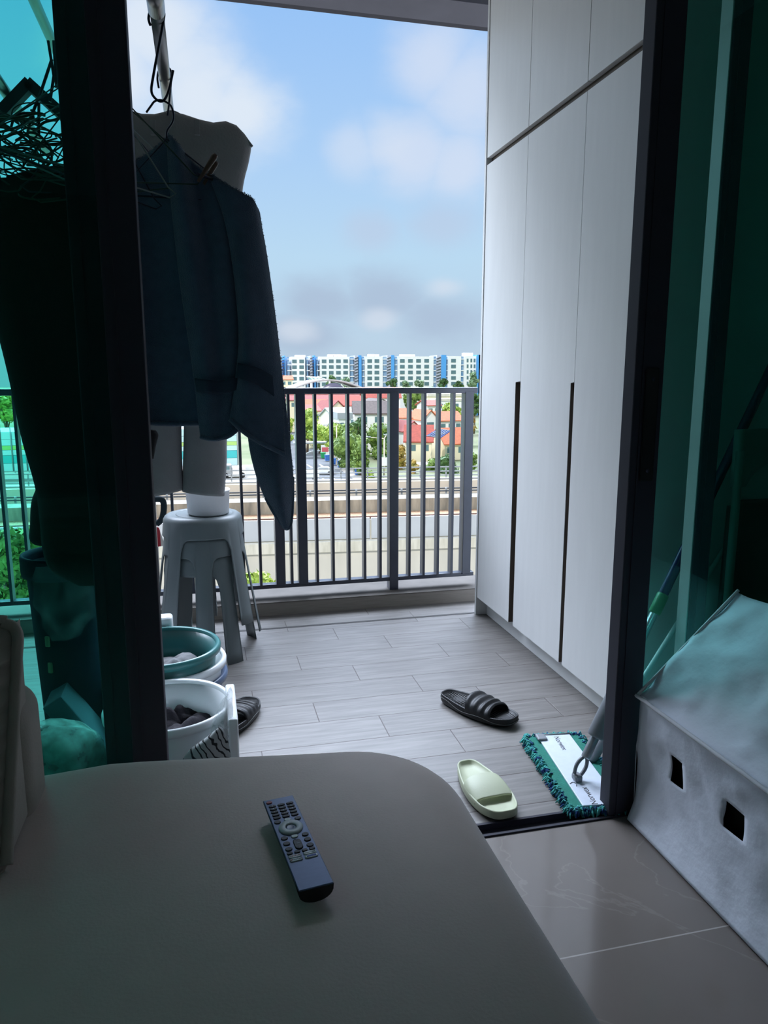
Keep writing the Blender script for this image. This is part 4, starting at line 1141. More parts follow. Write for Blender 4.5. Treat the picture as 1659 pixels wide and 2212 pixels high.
vv = grid(b, rows, True, True); b.faces.new(vv[0]); b.faces.new(vv[-1]); obj('net', b, M['mesh'], nb)
b = bm_(); rows = [[(nc.x + (p[0] - nc.x) * .86, nc.y + (p[1] - nc.y) * .86, .008 + (p[2]) * .88) for p in r_] for r_ in rows]
vv = grid(b, rows, True, True); b.faces.new(vv[0]); b.faces.new(vv[-1]); obj('laundry', b, M['pads'], nb)
b = bm_(); MM = Matrix.Translation((-.30, 2.13, .0)) @ Matrix.Rotation(radians(-32), 4, 'Y')
rbox(b, -.03, .03, -.06, .06, .02, .26, .005, 2, MM)
o_ = obj('carton', b, pm('blue_grey_card', (70, 92, 104), .7)); tag(o_, 'tilted blue grey carton leaning beside the net bag', 'carton')
# odds and ends between stile and stools
b = bm_()
grid(b, smooth_grid([[at(330, 1135, 3.425), at(343, 1140, 3.42)], [at(332, 1165, 3.425), at(352, 1165, 3.42)], [at(334, 1182, 3.425), at(356, 1178, 3.42)]], 4, 6))
def stripe_mat():
    m = bpy.data.materials.new('red_white_stripe'); m.use_nodes = True; nt = m.node_tree; b_ = nt.nodes['Principled BSDF']; N = nt.nodes.new; L = nt.links.new
    tc = N('ShaderNodeTexCoord'); w = N('ShaderNodeTexWave'); w.inputs['Scale'].default_value = 12; L(tc.outputs['Object'], w.inputs['Vector'])
    r = N('ShaderNodeValToRGB'); r.color_ramp.interpolation = 'CONSTANT'; r.color_ramp.elements[1].position = .5
    r.color_ramp.elements[0].color = (*lin((186, 36, 50)), 1); r.color_ramp.elements[1].color = (*lin((232, 224, 214)), 1)
    L(w.outputs['Fac'], r.inputs[0]); L(r.outputs[0], b_.inputs['Base Color']); return m
tag(obj('striped_cloth', b, stripe_mat(), mods=(SOLID(.006),)), 'corner of a red and white cloth on the railing left of the stool stack', 'cloth')
b = bm_(); tube(b, smooth_line([at(x, y, 3.415) for x, y in ((335, 1078), (350, 1080), (354, 1095), (350, 1120), (338, 1132))], 6), .014, 10)
tag(obj('dark_pouch', b, pm('dark_teal_fabric', (24, 44, 52), .8)), 'dark teal pouch hanging on the railing just left of the stools', 'pouch')

# ================================================================== OUTDOORS
GZ = -18.0
M['asphalt'] = pm('asphalt', (86, 88, 90), .85, var=.06, vscale=.3)
M['pave'] = pm('pale_pavement', (150, 142, 130), .85, var=.06, vscale=.3)
M['ground'] = pm('grass_ground', (84, 100, 56), .9, c2=(122, 122, 92), vscale=.06)
M['conc'] = pm('viaduct_concrete', (206, 200, 184), .85, var=.10, vscale=.6, stretch=(1, 1, .4))
M['concdark'] = pm('stained_concrete', (120, 116, 104), .9, c2=(168, 160, 142), vscale=2.2, stretch=(1, 1, .25))
M['concstain'] = pm('streaked_ledge', (196, 190, 170), .9, c2=(226, 220, 202), vscale=3, stretch=(1, 1, .2))
M['parapet'] = pm('grey_parapet_panel', (190, 192, 192), .8, var=.03, vscale=1)
M['ballast'] = pm('orange_ballast', (140, 104, 76), .95, c2=(180, 148, 116), vscale=9)
M['railsteel'] = pm('rusty_rail', (112, 88, 76), .5, metal=.3)
M['galv'] = pm('galvanised_grey', (150, 154, 156), .5)
M['cable'] = pm('dark_cable', (70, 72, 74), .7)
M['wwhite'] = pm('white_render', (236, 236, 232), .8, var=.02, vscale=.4)
M['wcream'] = pm('cream_render', (234, 222, 190), .8, var=.02, vscale=.4)
M['roofred'] = pm('red_roof_tile', (160, 66, 44), .7, var=.2, vscale=2.0)
M['rooforange'] = pm('orange_roof_tile', (184, 98, 56), .75, var=.2, vscale=2.0)
M['roofbrown'] = pm('faded_red_roof', (136, 66, 60), .8, var=.16, vscale=2.0)
M['roofgrey'] = pm('grey_brown_roof', (98, 86, 80), .8, var=.16, vscale=2.0)
M['roofsteel'] = pm('blue_grey_metal_roof', (160, 166, 170), .5, var=.06)
M['winglass'] = pm('dark_window', (92, 122, 126), .3, var=.15, vscale=.7)
M['winblue'] = pm('blue_window_band', (92, 132, 168), .3, c2=(150, 176, 196), vscale=.5)
M['blue'] = pm('bright_blue_paint', (84, 160, 222), .6, var=.04)
M['louvre'] = pm('grey_louvre', (190, 194, 206), .7, var=.05)
M['solar'] = pm('solar_cells', (42, 60, 104), .7, spec=.1)
M['bark'] = pm('bark', (116, 100, 84), .9)
M['leaf0'] = pm('leaf_mid_green', (66, 98, 40), .7, c2=(130, 154, 66), vscale=.8)
M['leaf1'] = pm('leaf_bright_green', (104, 140, 44), .7, c2=(178, 194, 84), vscale=.8)
M['leaf2'] = pm('leaf_dark_green', (44, 78, 42), .7, c2=(92, 124, 66), vscale=.8)
M['leaf3'] = pm('leaf_orange_green', (120, 120, 50), .7, c2=(196, 150, 70), vscale=.8)
M['leaf4'] = pm('leaf_far_green', (92, 124, 92), .8, c2=(140, 162, 122), vscale=.5)

b = bm_(); box(b, -700, 900, 62, 1500, GZ - .5, GZ - .02); struct('ground', b, M['ground'], base=False)
b = bm_(); box(b, -400, 400, 8, 62, GZ - .5, GZ - .02); struct('ground_near', b, M['pave'], base=False)
# road
b = bm_()
rd = [((560, 1060), (800, 1060)), ((600, 1020), (742, 1020)), ((596, 985), (706, 985)), ((588, 955), (664, 955)), ((575, 930), (640, 930))]
vv = grid(b, [[atz(*l, GZ), atz(*r, GZ)] for l, r in rd], False)
for f in b.faces[:]: pass
struct('road', b, M['asphalt'], base=False)
b = bm_()
sw = [((742, 1020), (770, 1020)), ((706, 985), (730, 985)), ((664, 955), (684, 955)), ((640, 930), (655, 930))]
grid(b, [[atz(*l, GZ + .06), atz(*r, GZ + .06)] for l, r in [((800, 1060), (840, 1060))] + sw], False)
struct('pavement', b, M['pave'], base=False)
M['paint'] = pm('road_paint', (240, 240, 236), .7)
b = bm_()
def mark(p, q, w):
    a, c = atz(*p, GZ + .03), atz(*q, GZ + .03); bar(b, a, c, w, .02)
for p, q in (((684, 1038), (712, 1056)), ((690, 1036), (722, 1056)), ((697, 1034), (731, 1055)), ((664, 1004), (674, 1010)), ((690, 1003), (706, 1012)), ((700, 1012), (712, 1020)), ((640, 985), (650, 990)), ((660, 1028), (668, 1034)), ((715, 1030), (732, 1042)), ((620, 965), (628, 969))):
    mark(p, q, .35)
o_ = obj('road_marking', b, M['paint']); tag(o_, 'white lane lines painted on the road', 'road marking', kind='stuff')

# ---- viaduct
VA = radians(-5.3)
vd = Vector((cos(VA), sin(VA), 0)); vn = Vector((-vd.y, vd.x, 0))
V0 = at(800, 1118, 42.0); V0.z = 0
via = thing('rail_viaduct', 'concrete railway viaduct with two tracks and grey parapet running across the view', 'viaduct', (V0.x, V0.y, GZ))
VM = Matrix.Translation(V0) @ Matrix.Rotation(VA, 4, 'Z')
def vbox(bm, x0, x1, n0, n1, z0, z1): box(bm, x0, x1, n0, n1, z0, z1, VM)
ZT_, ZB = -7.07, -8.30
b = bm_(); vbox(b, -75, 75, .0, 14.5, -8.9, -8.15); obj('deck', b, M['conc'], via)
b = bm_(); vbox(b, -75, 75, -.55, .0, -8.95, ZB - .05); obj('ledge', b, M['concstain'], via)
b = bm_(); vbox(b, -75, 75, -.40, 13.5, -11.6, -8.95); obj('girder', b, M['conc'], via)
b = bm_(); vbox(b, -75, 75, .02, .08, ZB, ZT_ - .1); obj('parapet_core', b, M['conc'], via)
for i in range(-12, 13):
    b = bm_(); vbox(b, i * 5.6 + .05, i * 5.6 + 5.55, -.08, .10, ZB, ZT_); obj('parapet_panel', b, M['parapet'], via)
for i in range(-3, 4):
    b = bm_(); tube(b, [VM @ Vector((i * 24 + 4, 6.5, GZ)), VM @ Vector((i * 24 + 4, 6.5, -13)), VM @ Vector((i * 24 + 4, 6.5, -11.5))], [1.0, 1.0, 2.4], 20); obj('pier', b, M['conc'], via)
b = bm_(); vbox(b, -75, 75, .3, 13.6, -8.2, -7.86); obj('ballast_bed', b, M['ballast'], via)
for n_ in (2.2, 3.7, 9.6, 11.1):
    b = bm_(); vbox(b, -75, 75, n_, n_ + .12, -7.9, -7.68); obj('rail', b, M['railsteel'], via)
b = bm_(); vbox(b, -75, 75, 1.0, 1.25, -7.86, -7.5); obj('third_rail', b, M['galv'], via)
b = bm_(); vbox(b, -75, 75, 6.2, 8.0, -8.2, -7.02); obj('centre_walkway', b, M['concdark'], via)
b = bm_(); vbox(b, -75, 75, 12.6, 12.9, -8.0, -6.75); obj('far_parapet', b, M['conc'], via)
for z, n_ in ((-6.82, 8.0), (-6.70, 8.4), (-6.58, 12.5)):
    b = bm_(); vbox(b, -75, 75, n_, n_ + .10, z - .05, z + .04); obj('cable_tray', b, M['cable'] if n_ < 12 else M['galv'], via)
for i in range(-20, 21):
    b = bm_(); vbox(b, i * 3.2, i * 3.2 + .12, 8.1, 8.22, -7.05, -6.6); obj('cable_post', b, M['galv'], via)
# far road-side guard rail
gr = thing('guard_rail', 'white railing with posts on the wall beyond the viaduct', 'railing', (V0.x, V0.y + 20, GZ))
b = bm_(); vbox(b, -75, 75, 20.0, 20.5, GZ, -7.55); obj('wall', b, M['conc'], gr)
for z in (-6.62, -7.0, -7.35):
    b = bm_(); vbox(b, -75, 75, 20.2, 20.28, z - .05, z + .05); obj('bar', b, M['galv'], gr)
for i in range(-30, 31):
    b = bm_(); vbox(b, i * 2.3, i * 2.3 + .10, 20.2, 20.3, -7.6, -6.6); obj('post', b, M['galv'], gr)

# ---- trees
def tree(label, px, pt, pb, w, Y, leaf, seed, n=900, leafsize=.45, group='street trees between the road and the houses', trunk=True, name='street_tree', zbase=None):
    top, bot = at(px, pt, Y), at(px, pb, Y)
    W_ = (at(px + w / 2, pt, Y) - at(px - w / 2, pt, Y)).length / 2
    zb_ = GZ if zbase is None else zbase
    r = thing(name, label, 'tree', (top.x, Y, zb_), group=group)
    rg = random.Random(seed); H_ = top.z - bot.z
    cl = []
    for i in range(11):
        a = rg.uniform(0, 2 * pi); q = rg.uniform(0, .62); zz = rg.uniform(.12, .88)
        fl = sqrt(max(.15, 1 - (2 * zz - 1.0) ** 2 * .8))
        cl.append((Vector((top.x + cos(a) * q * W_ * fl, Y + sin(a) * q * W_ * fl, bot.z + zz * H_)), rg.uniform(.34, .5) * min(W_, H_ * .6)))
    cl.append((Vector((top.x, Y, bot.z + .6 * H_)), .55 * min(W_, H_ * .6)))
    vs, fs = [], []
    for i in range(n):
        c, rad = cl[rg.randrange(len(cl))]
        d = Vector((rg.gauss(0, 1), rg.gauss(0, 1), rg.gauss(0, 1))).normalized()
        p = c + d * rad * rg.uniform(.72, 1.05)
        p.z = min(p.z, top.z + .1); 
        nn = (d + Vector((rg.gauss(0, .5), rg.gauss(0, .5), rg.gauss(0, .5)))).normalized()
        u = nn.orthogonal().normalized(); v = nn.cross(u); ang_ = rg.uniform(0, 6.28)
        u, v = u * cos(ang_) + v * sin(ang_), v * cos(ang_) - u * sin(ang_)
        s = leafsize * rg.uniform(.6, 1.3)
        k = len(vs); vs += [p - u * s, p - v * s * .5, p + u * s, p + v * s * .5]; fs.append((k, k + 1, k + 2, k + 3))
    b = bm_(); vl = [b.verts.new(v) for v in vs]
    for f in fs: b.faces.new([vl[i] for i in f])
    me_inv = ROOTM[r.name].inverted(); b.transform(me_inv)
    me = bpy.data.meshes.new('foliage'); b.to_mesh(me); b.free(); o = bpy.data.objects.new('foliage', me); COL.objects.link(o); me.materials.append(leaf); o.parent = r
    # solid leafy cores keep the crown from reading hollow
    b = bm_()
    for c, rad in cl:
        bmesh.ops.create_icosphere(b, subdivisions=2, radius=rad * .78, matrix=Matrix.Translation(c))
    for v in b.verts: v.co += Vector((mnoise.noise(v.co * 1.3), mnoise.noise(v.co * 1.4 + Vector((9, 0, 0))), mnoise.noise(v.co * 1.2 + Vector((0, 9, 0))))) * W_ * .12
    obj('crown', b, leaf, r)
    if trunk:
        b = bm_(); h_ = bot.z + .35 * H_
        tube(b, [(top.x, Y, zb_), (top.x + .2, Y, lerp(zb_, h_, .5)), (top.x, Y, h_)], [.35, .28, .15], 8)
        for a in (0.5, 2.6, 4.4):
            tube(b, [(top.x, Y, lerp(zb_, h_, .7)), (top.x + cos(a) * W_ * .4, Y + sin(a) * W_ * .4, bot.z + .55 * H_)], [.16, .06], 6)
        obj('trunk', b, M['bark'], r)
    return r
T = [
 ('bright green spreading tree at the left behind the first railing posts', 662, 884, 950, 76, 190, 'leaf1', 1, 1100, .5),
 ('bright green tree hidden partly by the towel edge', 618, 890, 955, 40, 215, 'leaf1', 2, 500, .5),
 ('large dense green tree in the middle, left of the centre lamp post', 752, 918, 1012, 92, 154, 'leaf0', 3, 1700, .42),
 ('mid green tree behind the left double lamp post', 716, 915, 975, 62, 164, 'leaf1', 4, 900, .45),
 ('green tree just left of the thick middle post', 818, 918, 985, 82, 170, 'leaf0', 5, 1200, .42),
 ('low rounded bright shrub at the roadside by the lamp base', 795, 1017, 1040, 40, 138, 'leaf1', 6, 500, .28),
 ('small orange tinted tree beside the middle railing post', 866, 955, 1015, 42, 150, 'leaf3', 7, 700, .35),
 ('dark green low tree at the right below the cream house', 968, 985, 1042, 62, 142, 'leaf2', 8, 1300, .38),
 ('green tree at far right beside the corner railing post', 1015, 975, 1040, 52, 145, 'leaf0', 9, 900, .38),
 ('bare looking olive tree between the two right balusters', 893, 990, 1038, 30, 143, 'leaf3', 10, 260, .3),
 ('tall loose green tree right of the middle post near the flats', 893, 838, 882, 50, 250, 'leaf0', 11, 900, .6),
 ('bushy tree behind the right balusters above the orange roof', 975, 868, 905, 64, 215, 'leaf1', 12, 900, .5),
 ('dull green tree at right edge by the cabinet', 1012, 895, 940, 36, 200, 'leaf3', 13, 500, .5),
 ('mid green tree between white house and road trees', 775, 905, 940, 60, 167, 'leaf2', 14, 700, .45),
 ('bright green tree over the bus shelter left of the lamp', 690, 918, 972, 66, 186, 'leaf1', 15, 1000, .45),
 ('dense green tree low beside the pavement left of the lamp base', 780, 945, 1030, 62, 142, 'leaf0', 16, 1200, .4),
 ('small dark tree tucked behind the middle railing post', 845, 930, 1010, 46, 156, 'leaf2', 17, 700, .4),
 ('mid green tree at the right, left of the low dark one', 935, 990, 1040, 44, 146, 'leaf0', 18, 700, .35),
]
for (lb, px, pt, pb, w, Y, lf, sd_, n_, ls) in T:
    tree(lb, px, pt, pb, w, Y, M[lf], sd_, n_, ls)
F_ = [('far green tree before the apartment block, behind the arched hall', 716, 812, 832, 34, 340), ('olive far tree right of the arched hall', 748, 815, 834, 34, 336), ('far tree below the third white block section', 848, 818, 836, 36, 330), ('pale far tree under the fourth block section', 905, 822, 836, 30, 328),
      ('far round tree under the right blue fin', 958, 819, 836, 30, 326), ('tall far tree at the right end of the apartment block', 1021, 801, 836, 26, 322), ('far low tree right of the block centre', 990, 824, 838, 34, 330), ('far low tree left of the fourth section', 878, 824, 838, 30, 332), ('far tree behind the right flats', 985, 838, 858, 60, 290), ('far tree just right of the middle post top', 935, 838, 858, 44, 295), ('far tree at the cabinet edge right of the corner post', 1026, 836, 905, 30, 240)]
for i, (lb, px, pt, pb, w, Y) in enumerate(F_):
    tree(lb, px, pt, pb, w, Y, M['leaf4'] if i % 2 else M['leaf2'], 40 + i, 420, .8, group='far trees in front of the apartment block', name='far_tree')
tree('leafy bush close below the balcony, seen through the left glass', 20, 1135, 1390, 190, 26, M['leaf0'], 70, 2600, .16, group='bushes close below the balcony', name='bush')
tree('pale green bush top under the bottom rail behind the stools', 560, 1238, 1330, 150, 30, M['leaf1'], 71, 1500, .16, group='bushes close below the balcony', name='bush')
tree('bright leafy tree at upper left behind the striped building', 8, 850, 910, 90, 150, M['leaf1'], 72, 800, .4)

# ---- houses
def house(label, pl, pr, pbase, peave, pridge, Y, depth, rot, roof, wall, axis='x', name='house', windows=2, zb=GZ):
    depth = min(depth, 7.5)
    a, c = at(pl, peave, Y), at(pr, peave, Y); w = (c - a).length; mid = (a + c) / 2
    ze = mid.z; zr = at((pl + pr) / 2, pridge, Y + depth * .4).z; z0 = zb
    r = thing(name, label, 'house', (mid.x, Y + depth / 2, z0), (0, 0, radians(rot)))
    h = ze - z0; hr = max(.4, zr - ze); x, d = w / 2, depth / 2
    b = bm_(); box(b, -x, x, -d, d, 0, h)
    if axis == 'y':
        for s in (-1, 1):
            v = [b.verts.new(p) for p in ((-x, s * d, h), (x, s * d, h), (0, s * d, h + hr))]; b.faces.new(v)
    elif axis == 'x':
        for s in (-1, 1):
            v = [b.verts.new(p) for p in ((s * x, -d, h), (s * x, d, h), (s * x, 0, h + hr))]; b.faces.new(v)
    obj('wall', b, wall, r, local=True)
    b = bm_(); o = .5; t = .25
    if axis == 'flat':
        box(b, -x - .4, x + .4, -d - .4, d + .4, h, h + hr)
    else:
        for s in (-1, 1):
            if axis == 'x': q = [(-x - o, s * (d + o), h - hr * o / d), (x + o, s * (d + o), h - hr * o / d), (x + o, 0, h + hr), (-x - o, 0, h + hr)]
            else: q = [(s * (x + o), -d - o, h - hr * o / x), (s * (x + o), d + o, h - hr * o / x), (0, d + o, h + hr), (0, -d - o, h + hr)]
            lo = [b.verts.new(p) for p in q]; hi = [b.verts.new((p[0], p[1], p[2] + t)) for p in q]
            b.faces.new(lo); b.faces.new(hi)
            for k in range(4): b.faces.new((lo[k - 1], lo[k], hi[k], hi[k - 1]))
    obj('roof', b, roof, r, local=True)
    for k in range(windows):
        wx = lerp(-x, x, (k + .5) / windows); ww = min(1.1, w / windows * .3)
        b = bm_(); box(b, wx - ww, wx + ww, -d - .06, -d + .1, h - 2.3, h - .9); obj('window', b, M['winglass'], r, local=True)
    return r
h1 = house('cream house with bright red roof in the row right of the middle post', 888, 942, 1000, 952, 920, 160, 11, -18, M['roofred'], M['wcream'], 'x')
h2 = house('cream house with orange tiled roof next to the red roof one', 954, 1006, 1000, 957, 926, 164, 11, 10, M['rooforange'], M['wcream'], 'x')
b = bm_()
q = [at(920, 945, 154.5), at(952, 949, 154.0), at(974, 934, 158.5), at(945, 930, 159.0)]
for p in q: p.z += .25
lo = [b.verts.new(p) for p in q]; hi = [b.verts.new(p + Vector((0, -.05, .12))) for p in q]
b.faces.new(lo); b.faces.new(hi)
for k in range(4): b.faces.new((lo[k - 1], lo[k], hi[k], hi[k - 1]))
sp = thing('solar_panel', 'dark blue solar panel lying on the red house roof', 'solar panel', (q[0].x, q[0].y, q[0].z))
obj('cells', b, M['solar'], sp)
b = bm_()
for k in range(1, 6):
    t = k / 6; tube(b, [q[0].lerp(q[1], t) + Vector((0, -.05, .17)), q[3].lerp(q[2], t) + Vector((0, -.05, .17))], .06, 4)
for t in (0, .5, 1): tube(b, [q[0].lerp(q[3], t) + Vector((0, -.05, .17)), q[1].lerp(q[2], t) + Vector((0, -.05, .17))], .06, 4)
obj('frame', b, M['galv'], sp)
HS = [
 ('white house with small orange roof directly right of the middle post', 862, 892, 960, 902, 884, 186, 10, -8, 'rooforange', 'wwhite', 'x', 2),
 ('white gabled house with brown roof behind the red roof house', 864, 908, 990, 930, 910, 174, 10, 12, 'roofbrown', 'wwhite', 'y', 1),
 ('white gabled house with orange roof between the right balusters', 904, 940, 960, 905, 886, 192, 10, 16, 'rooforange', 'wwhite', 'y', 1),
 ('house with wide orange hip roof left of the corner post', 944, 996, 960, 908, 890, 195, 10, 8, 'rooforange', 'wwhite', 'x', 3),
 ('large white house with grey brown roof left of the middle post', 772, 842, 940, 892, 868, 178, 12, -10, 'roofgrey', 'wwhite', 'x', 2),
 ('white flat fronted house below the grey brown roof', 732, 758, 945, 905, 890, 176, 9, 0, 'roofsteel', 'wwhite', 'flat', 2),
 ('house with orange tiled roof behind the left road trees', 650, 706, 930, 880, 864, 226, 11, -10, 'rooforange', 'wcream', 'x', 2),
 ('house with pinkish red roof in front of the orange one', 655, 686, 930, 888, 876, 200, 9, 12, 'roofred', 'wcream', 'x', 2),
 ('cream gabled house right of the orange roof at left', 696, 738, 935, 884, 866, 212, 9, 26, 'roofbrown', 'wcream', 'y', 1),
 ('white house with grey metal roof beside the first thin bars', 708, 762, 935, 900, 882, 192, 10, 18, 'roofsteel', 'wwhite', 'x', 2),
 ('white gabled house with red roof in the second row', 726, 786, 930, 875, 856, 222, 11, -22, 'roofred', 'wwhite', 'x', 2),
 ('house with bright red sloping roof left of the middle post top', 788, 866, 930, 858, 838, 245, 14, -6, 'roofred', 'wwhite', 'x', 3),
 ('white house with grey gable roof in the middle row', 784, 850, 935, 882, 862, 205, 10, 16, 'roofgrey', 'wwhite', 'y', 1),
 ('long terrace row with faded red roof, nearer of the two', 590, 800, 930, 864, 855, 262, 12, 0, 'roofbrown', 'wcream', 'x', 12),
 ('long terrace row with faded red roof, farther of the two', 590, 830, 920, 852, 844, 285, 12, 0, 'roofbrown', 'wwhite', 'x', 14),
 ('cream walk-up flats with pale flat roof at the right', 925, 1012, 920, 856, 850, 255, 14, 0, 'conc', 'wcream', 'flat', 5),
 ('low pale building with flat roof behind right balusters', 945, 1012, 920, 866, 861, 235, 10, -4, 'conc', 'wwhite', 'flat', 4),
 ('white house with small red awning roof right of middle', 918, 948, 930, 876, 866, 225, 9, 10, 'roofred', 'wwhite', 'x', 2),
 ('low flat white shelter building at far right roadside', 880, 960, 1040, 1008, 1003, 151, 5, 0, 'conc', 'wwhite', 'flat', 0),
 ('orange hip roofed house left of the arched hall', 606, 632, 850, 820, 812, 338, 14, 0, 'rooforange', 'wcream', 'x', 2),
]
for (lb, pl, pr, pb, pe, prg, Y, dp, rt, rf, wl, ax_, nw) in HS:
    house(lb, pl, pr, pb, pe, prg, Y, dp, rt, M[rf], M[wl], ax_, windows=nw)
# arched hall
ah = thing('arched_hall', 'sports hall with a low grey arched roof above the railing', 'hall', (at(710, 840, 300).x, 305, GZ))
a, c = at(625, 846, 300), at(795, 846, 300); zt = at(715, 821, 300).z
b = bm_(); rows = []
for i in range(25):
    u = i / 24; x = lerp(a.x, c.x, u); z = lerp(a.z, zt, sin(u * pi) ** .8); rows.append([(x, 300, z), (x, 325, z)])
grid(b, rows); obj('arch_roof', b, pm('grey_arch_roof', (186, 184, 182), .6, var=.04), ah, mods=(SOLID(.6),))
b = bm_(); box(b, a.x + 2, c.x - 2, 301, 324, GZ, a.z + .5); obj('wall', b, M['wwhite'], ah)
b = bm_(); rows = []
for i in range(17):
    u = i / 16; x = lerp(at(690, 840, 299.5).x, at(750, 840, 299.5).x, u); z = lerp(a.z, at(718, 827, 299.5).z, sin(u * pi) ** .8); rows.append([(x, 299.6, a.z - 1), (x, 299.6, z)])
grid(b, rows); obj('arched_window', b, pm('dark_arch_glazing', (110, 108, 124), .3), ah, mods=(SOLID(.3),))
gv = thing('glass_canopy', 'green glazed slanted canopy left of the arched hall', 'canopy', (at(680, 818, 330).x, 330, GZ))
b = bm_()
q = [at(662, 814, 330), at(672, 824, 330), at(712, 821, 330), at(690, 816, 330)]
vvv = [b.verts.new(p) for p in q]; b.faces.new(vvv); obj('glazing', b, pm('green_glazing', (130, 180, 170), .3), gv, mods=(SOLID(.2),))
b = bm_(); tube(b, [q[0], q[1], q[2], q[3]], .35, 5, closed=True)
for t in (.25, .5, .75): tube(b, [q[0].lerp(q[3], t), q[1].lerp(q[2], t)], .25, 5)
tube(b, [(q[1].x, 330, GZ), q[1]], .4, 6); tube(b, [(q[2].x, 330, GZ), q[2]], .4, 6)
obj('frame', b, M['wwhite'], gv)

# ---- apartment block
YB = 356
ab = thing('apartment_block', 'long white apartment block with bright blue vertical fins on the horizon', 'building', (at(830, 800, YB).x, YB + 8, GZ))
def fb_(x0, x1, p0, p1, mat, name, y0=YB, y1=YB + 12, lab=None):
    A_, C_ = at(x0, p0, YB), at(x1, p1, YB); bb = bm_(); box(bb, A_.x, C_.x, y0, y1, C_.z, A_.z); return obj(name, bb, mat, ab)
L_ = lambda px: 770.5 - (px - 600) * .004
BASE = 1006
def sec(x0, x1, mat, name, dy0=0, dtop=0): return fb_(x0, x1, L_(x0) + dtop, BASE, mat, name, YB + dy0)
for x0, x1 in ((520, 560), (574, 604), (630, 663), (691, 757), (788, 827), (859, 934), (968, 992), (1003, 1031), (1050, 1110)):
    sec(x0, x1, M['wwhite'], 'wall')
for x0, x1 in ((560, 566), (621, 630), (663, 670), (684, 691), (757, 766), (782, 788), (827, 836), (850, 859), (934, 943), (960, 968), (992, 1003)):
    sec(x0, x1, M['winblue'], 'window_strip', 1.0, .6)
    for k in range(6):
        zy = 776 + k * 12.45; bb = fb_(x0, x1, zy - 1.2, zy + .6, M['wwhite'], 'floor_band', YB + .6, YB + 1.4)
for x0, x1 in ((566, 574), (604, 614), (670, 678), (766, 774), (836, 844), (943, 952)):
    sec(x0, x1, M['louvre'], 'stair_panel', -.8, -1.8)
    for k in range(9):
        zy = 775 + k * 6.2; A_, C_ = at(x0, zy, YB - 1), at(x1, zy - 3.0, YB - 1)
        bb = bm_(); bar(bb, A_, C_, .5, .35); obj('louvre_line', bb, M['cable'], ab)
for x0, x1 in ((614, 621), (678, 684), (774, 781), (844, 850), (952, 959), (1029, 1034), (1033, 1050)):
    sec(x0, x1, M['blue'], 'blue_fin', -1.2, -2.2)
for k in range(5):
    zy = 780.4 + k * 12.4
    for wx in (636, 651.5, 700, 715.5, 731, 746.5, 798.5, 814, 869, 886.5, 904, 921.5, 979.5):
        dz = -(wx - 636) * .004
        fb_(wx - 5, wx + 5, zy - 3.6 + dz, zy + 4.0 + dz, M['winglass'], 'window', YB - .15, YB + .3)
    for wx in (1010, 1018, 1025):
        fb_(wx - 1.8, wx + 1.8, zy - 5.5, zy + 2, M['winglass'], 'window', YB - .15, YB + .3)
for x0, x1, t in ((640, 662, 766.5), (712, 722, 765), (723, 731, 765), (732, 740, 765), (741, 752, 765.5), (800, 812, 764.5), (813, 822, 764.8), (870, 900, 765), (1008, 1026, 761.5)):
    fb_(x0, x1, t, 772, M['wwhite'], 'roof_tank', YB + 3, YB + 7)

# ---- striped building beyond the viaduct at left
sbY = 118
sbd = thing('striped_building', 'long low building clad in teal, white and green horizontal panels at left', 'building', (at(200, 1000, sbY).x, sbY + 5, GZ))
M['tealpanel'] = pm('teal_cladding', (70, 190, 190), .6, var=.03); M['limepanel'] = pm('lime_cladding', (176, 214, 120), .6, var=.03); M['palepanel'] = pm('pale_teal_cladding', (190, 226, 228), .6, var=.03)
xa, xb = at(-160, 1000, sbY).x, at(514, 1000, sbY).x
zz = [at(300, p, sbY).z for p in (928, 944, 957, 966, 977, 994, 1010)]
for k, mt in enumerate(('palepanel', 'palepanel', 'limepanel', 'palepanel', 'tealpanel', 'palepanel')):
    b = bm_(); box(b, xa, xb, sbY, sbY + 10, zz[k + 1], zz[k] - .04); obj('cladding_band', b, M[mt], sbd)
b = bm_(); box(b, xa, xb, sbY + .2, sbY + 9, GZ, zz[-1]); obj('base_wall', b, M['wwhite'], sbd)
for i in range(24):
    x = lerp(xa, xb, i / 23); b = bm_(); tube(b, [(x, sbY - .1, zz[-1]), (x, sbY - .1, zz[0] + .6)], .09, 6); obj('mast', b, M['galv'], sbd)
# lorry before it
lo_ = thing('lorry', 'white lorry parked beside the striped building left of the towel tail', 'lorry', (at(505, 1010, 112).x, 112, -11.5))
A_, C_ = at(486, 1003, 112), at(530, 1028, 112)
b = bm_(); rbox(b, A_.x + 1.0, C_.x, 111, 113.4, C_.z + .3, A_.z - .4, .05); obj('cargo_box', b, M['wwhite'], lo_)
b = bm_(); rbox(b, A_.x - .8, A_.x + .95, 111, 113.2, C_.z + .2, A_.z, .15); obj('cab', b, M['galv'], lo_)
b = bm_(); box(b, A_.x - .5, A_.x + .6, 110.96, 111.1, C_.z + 1.0, A_.z - .2); obj('cab_window', b, M['winglass'], lo_)
for x in (A_.x, C_.x - .5):
    b = bm_(); tube(b, [(x, 110.95, C_.z + .25), (x, 111.4, C_.z + .25)], .42, 16); obj('wheel', b, M['eva'], lo_)
b = bm_(); box(b, -60, at(640, 1030, 110).x, 104, 128, GZ, C_.z - .18); struct('ground_yard', b, M['pave'], base=False)

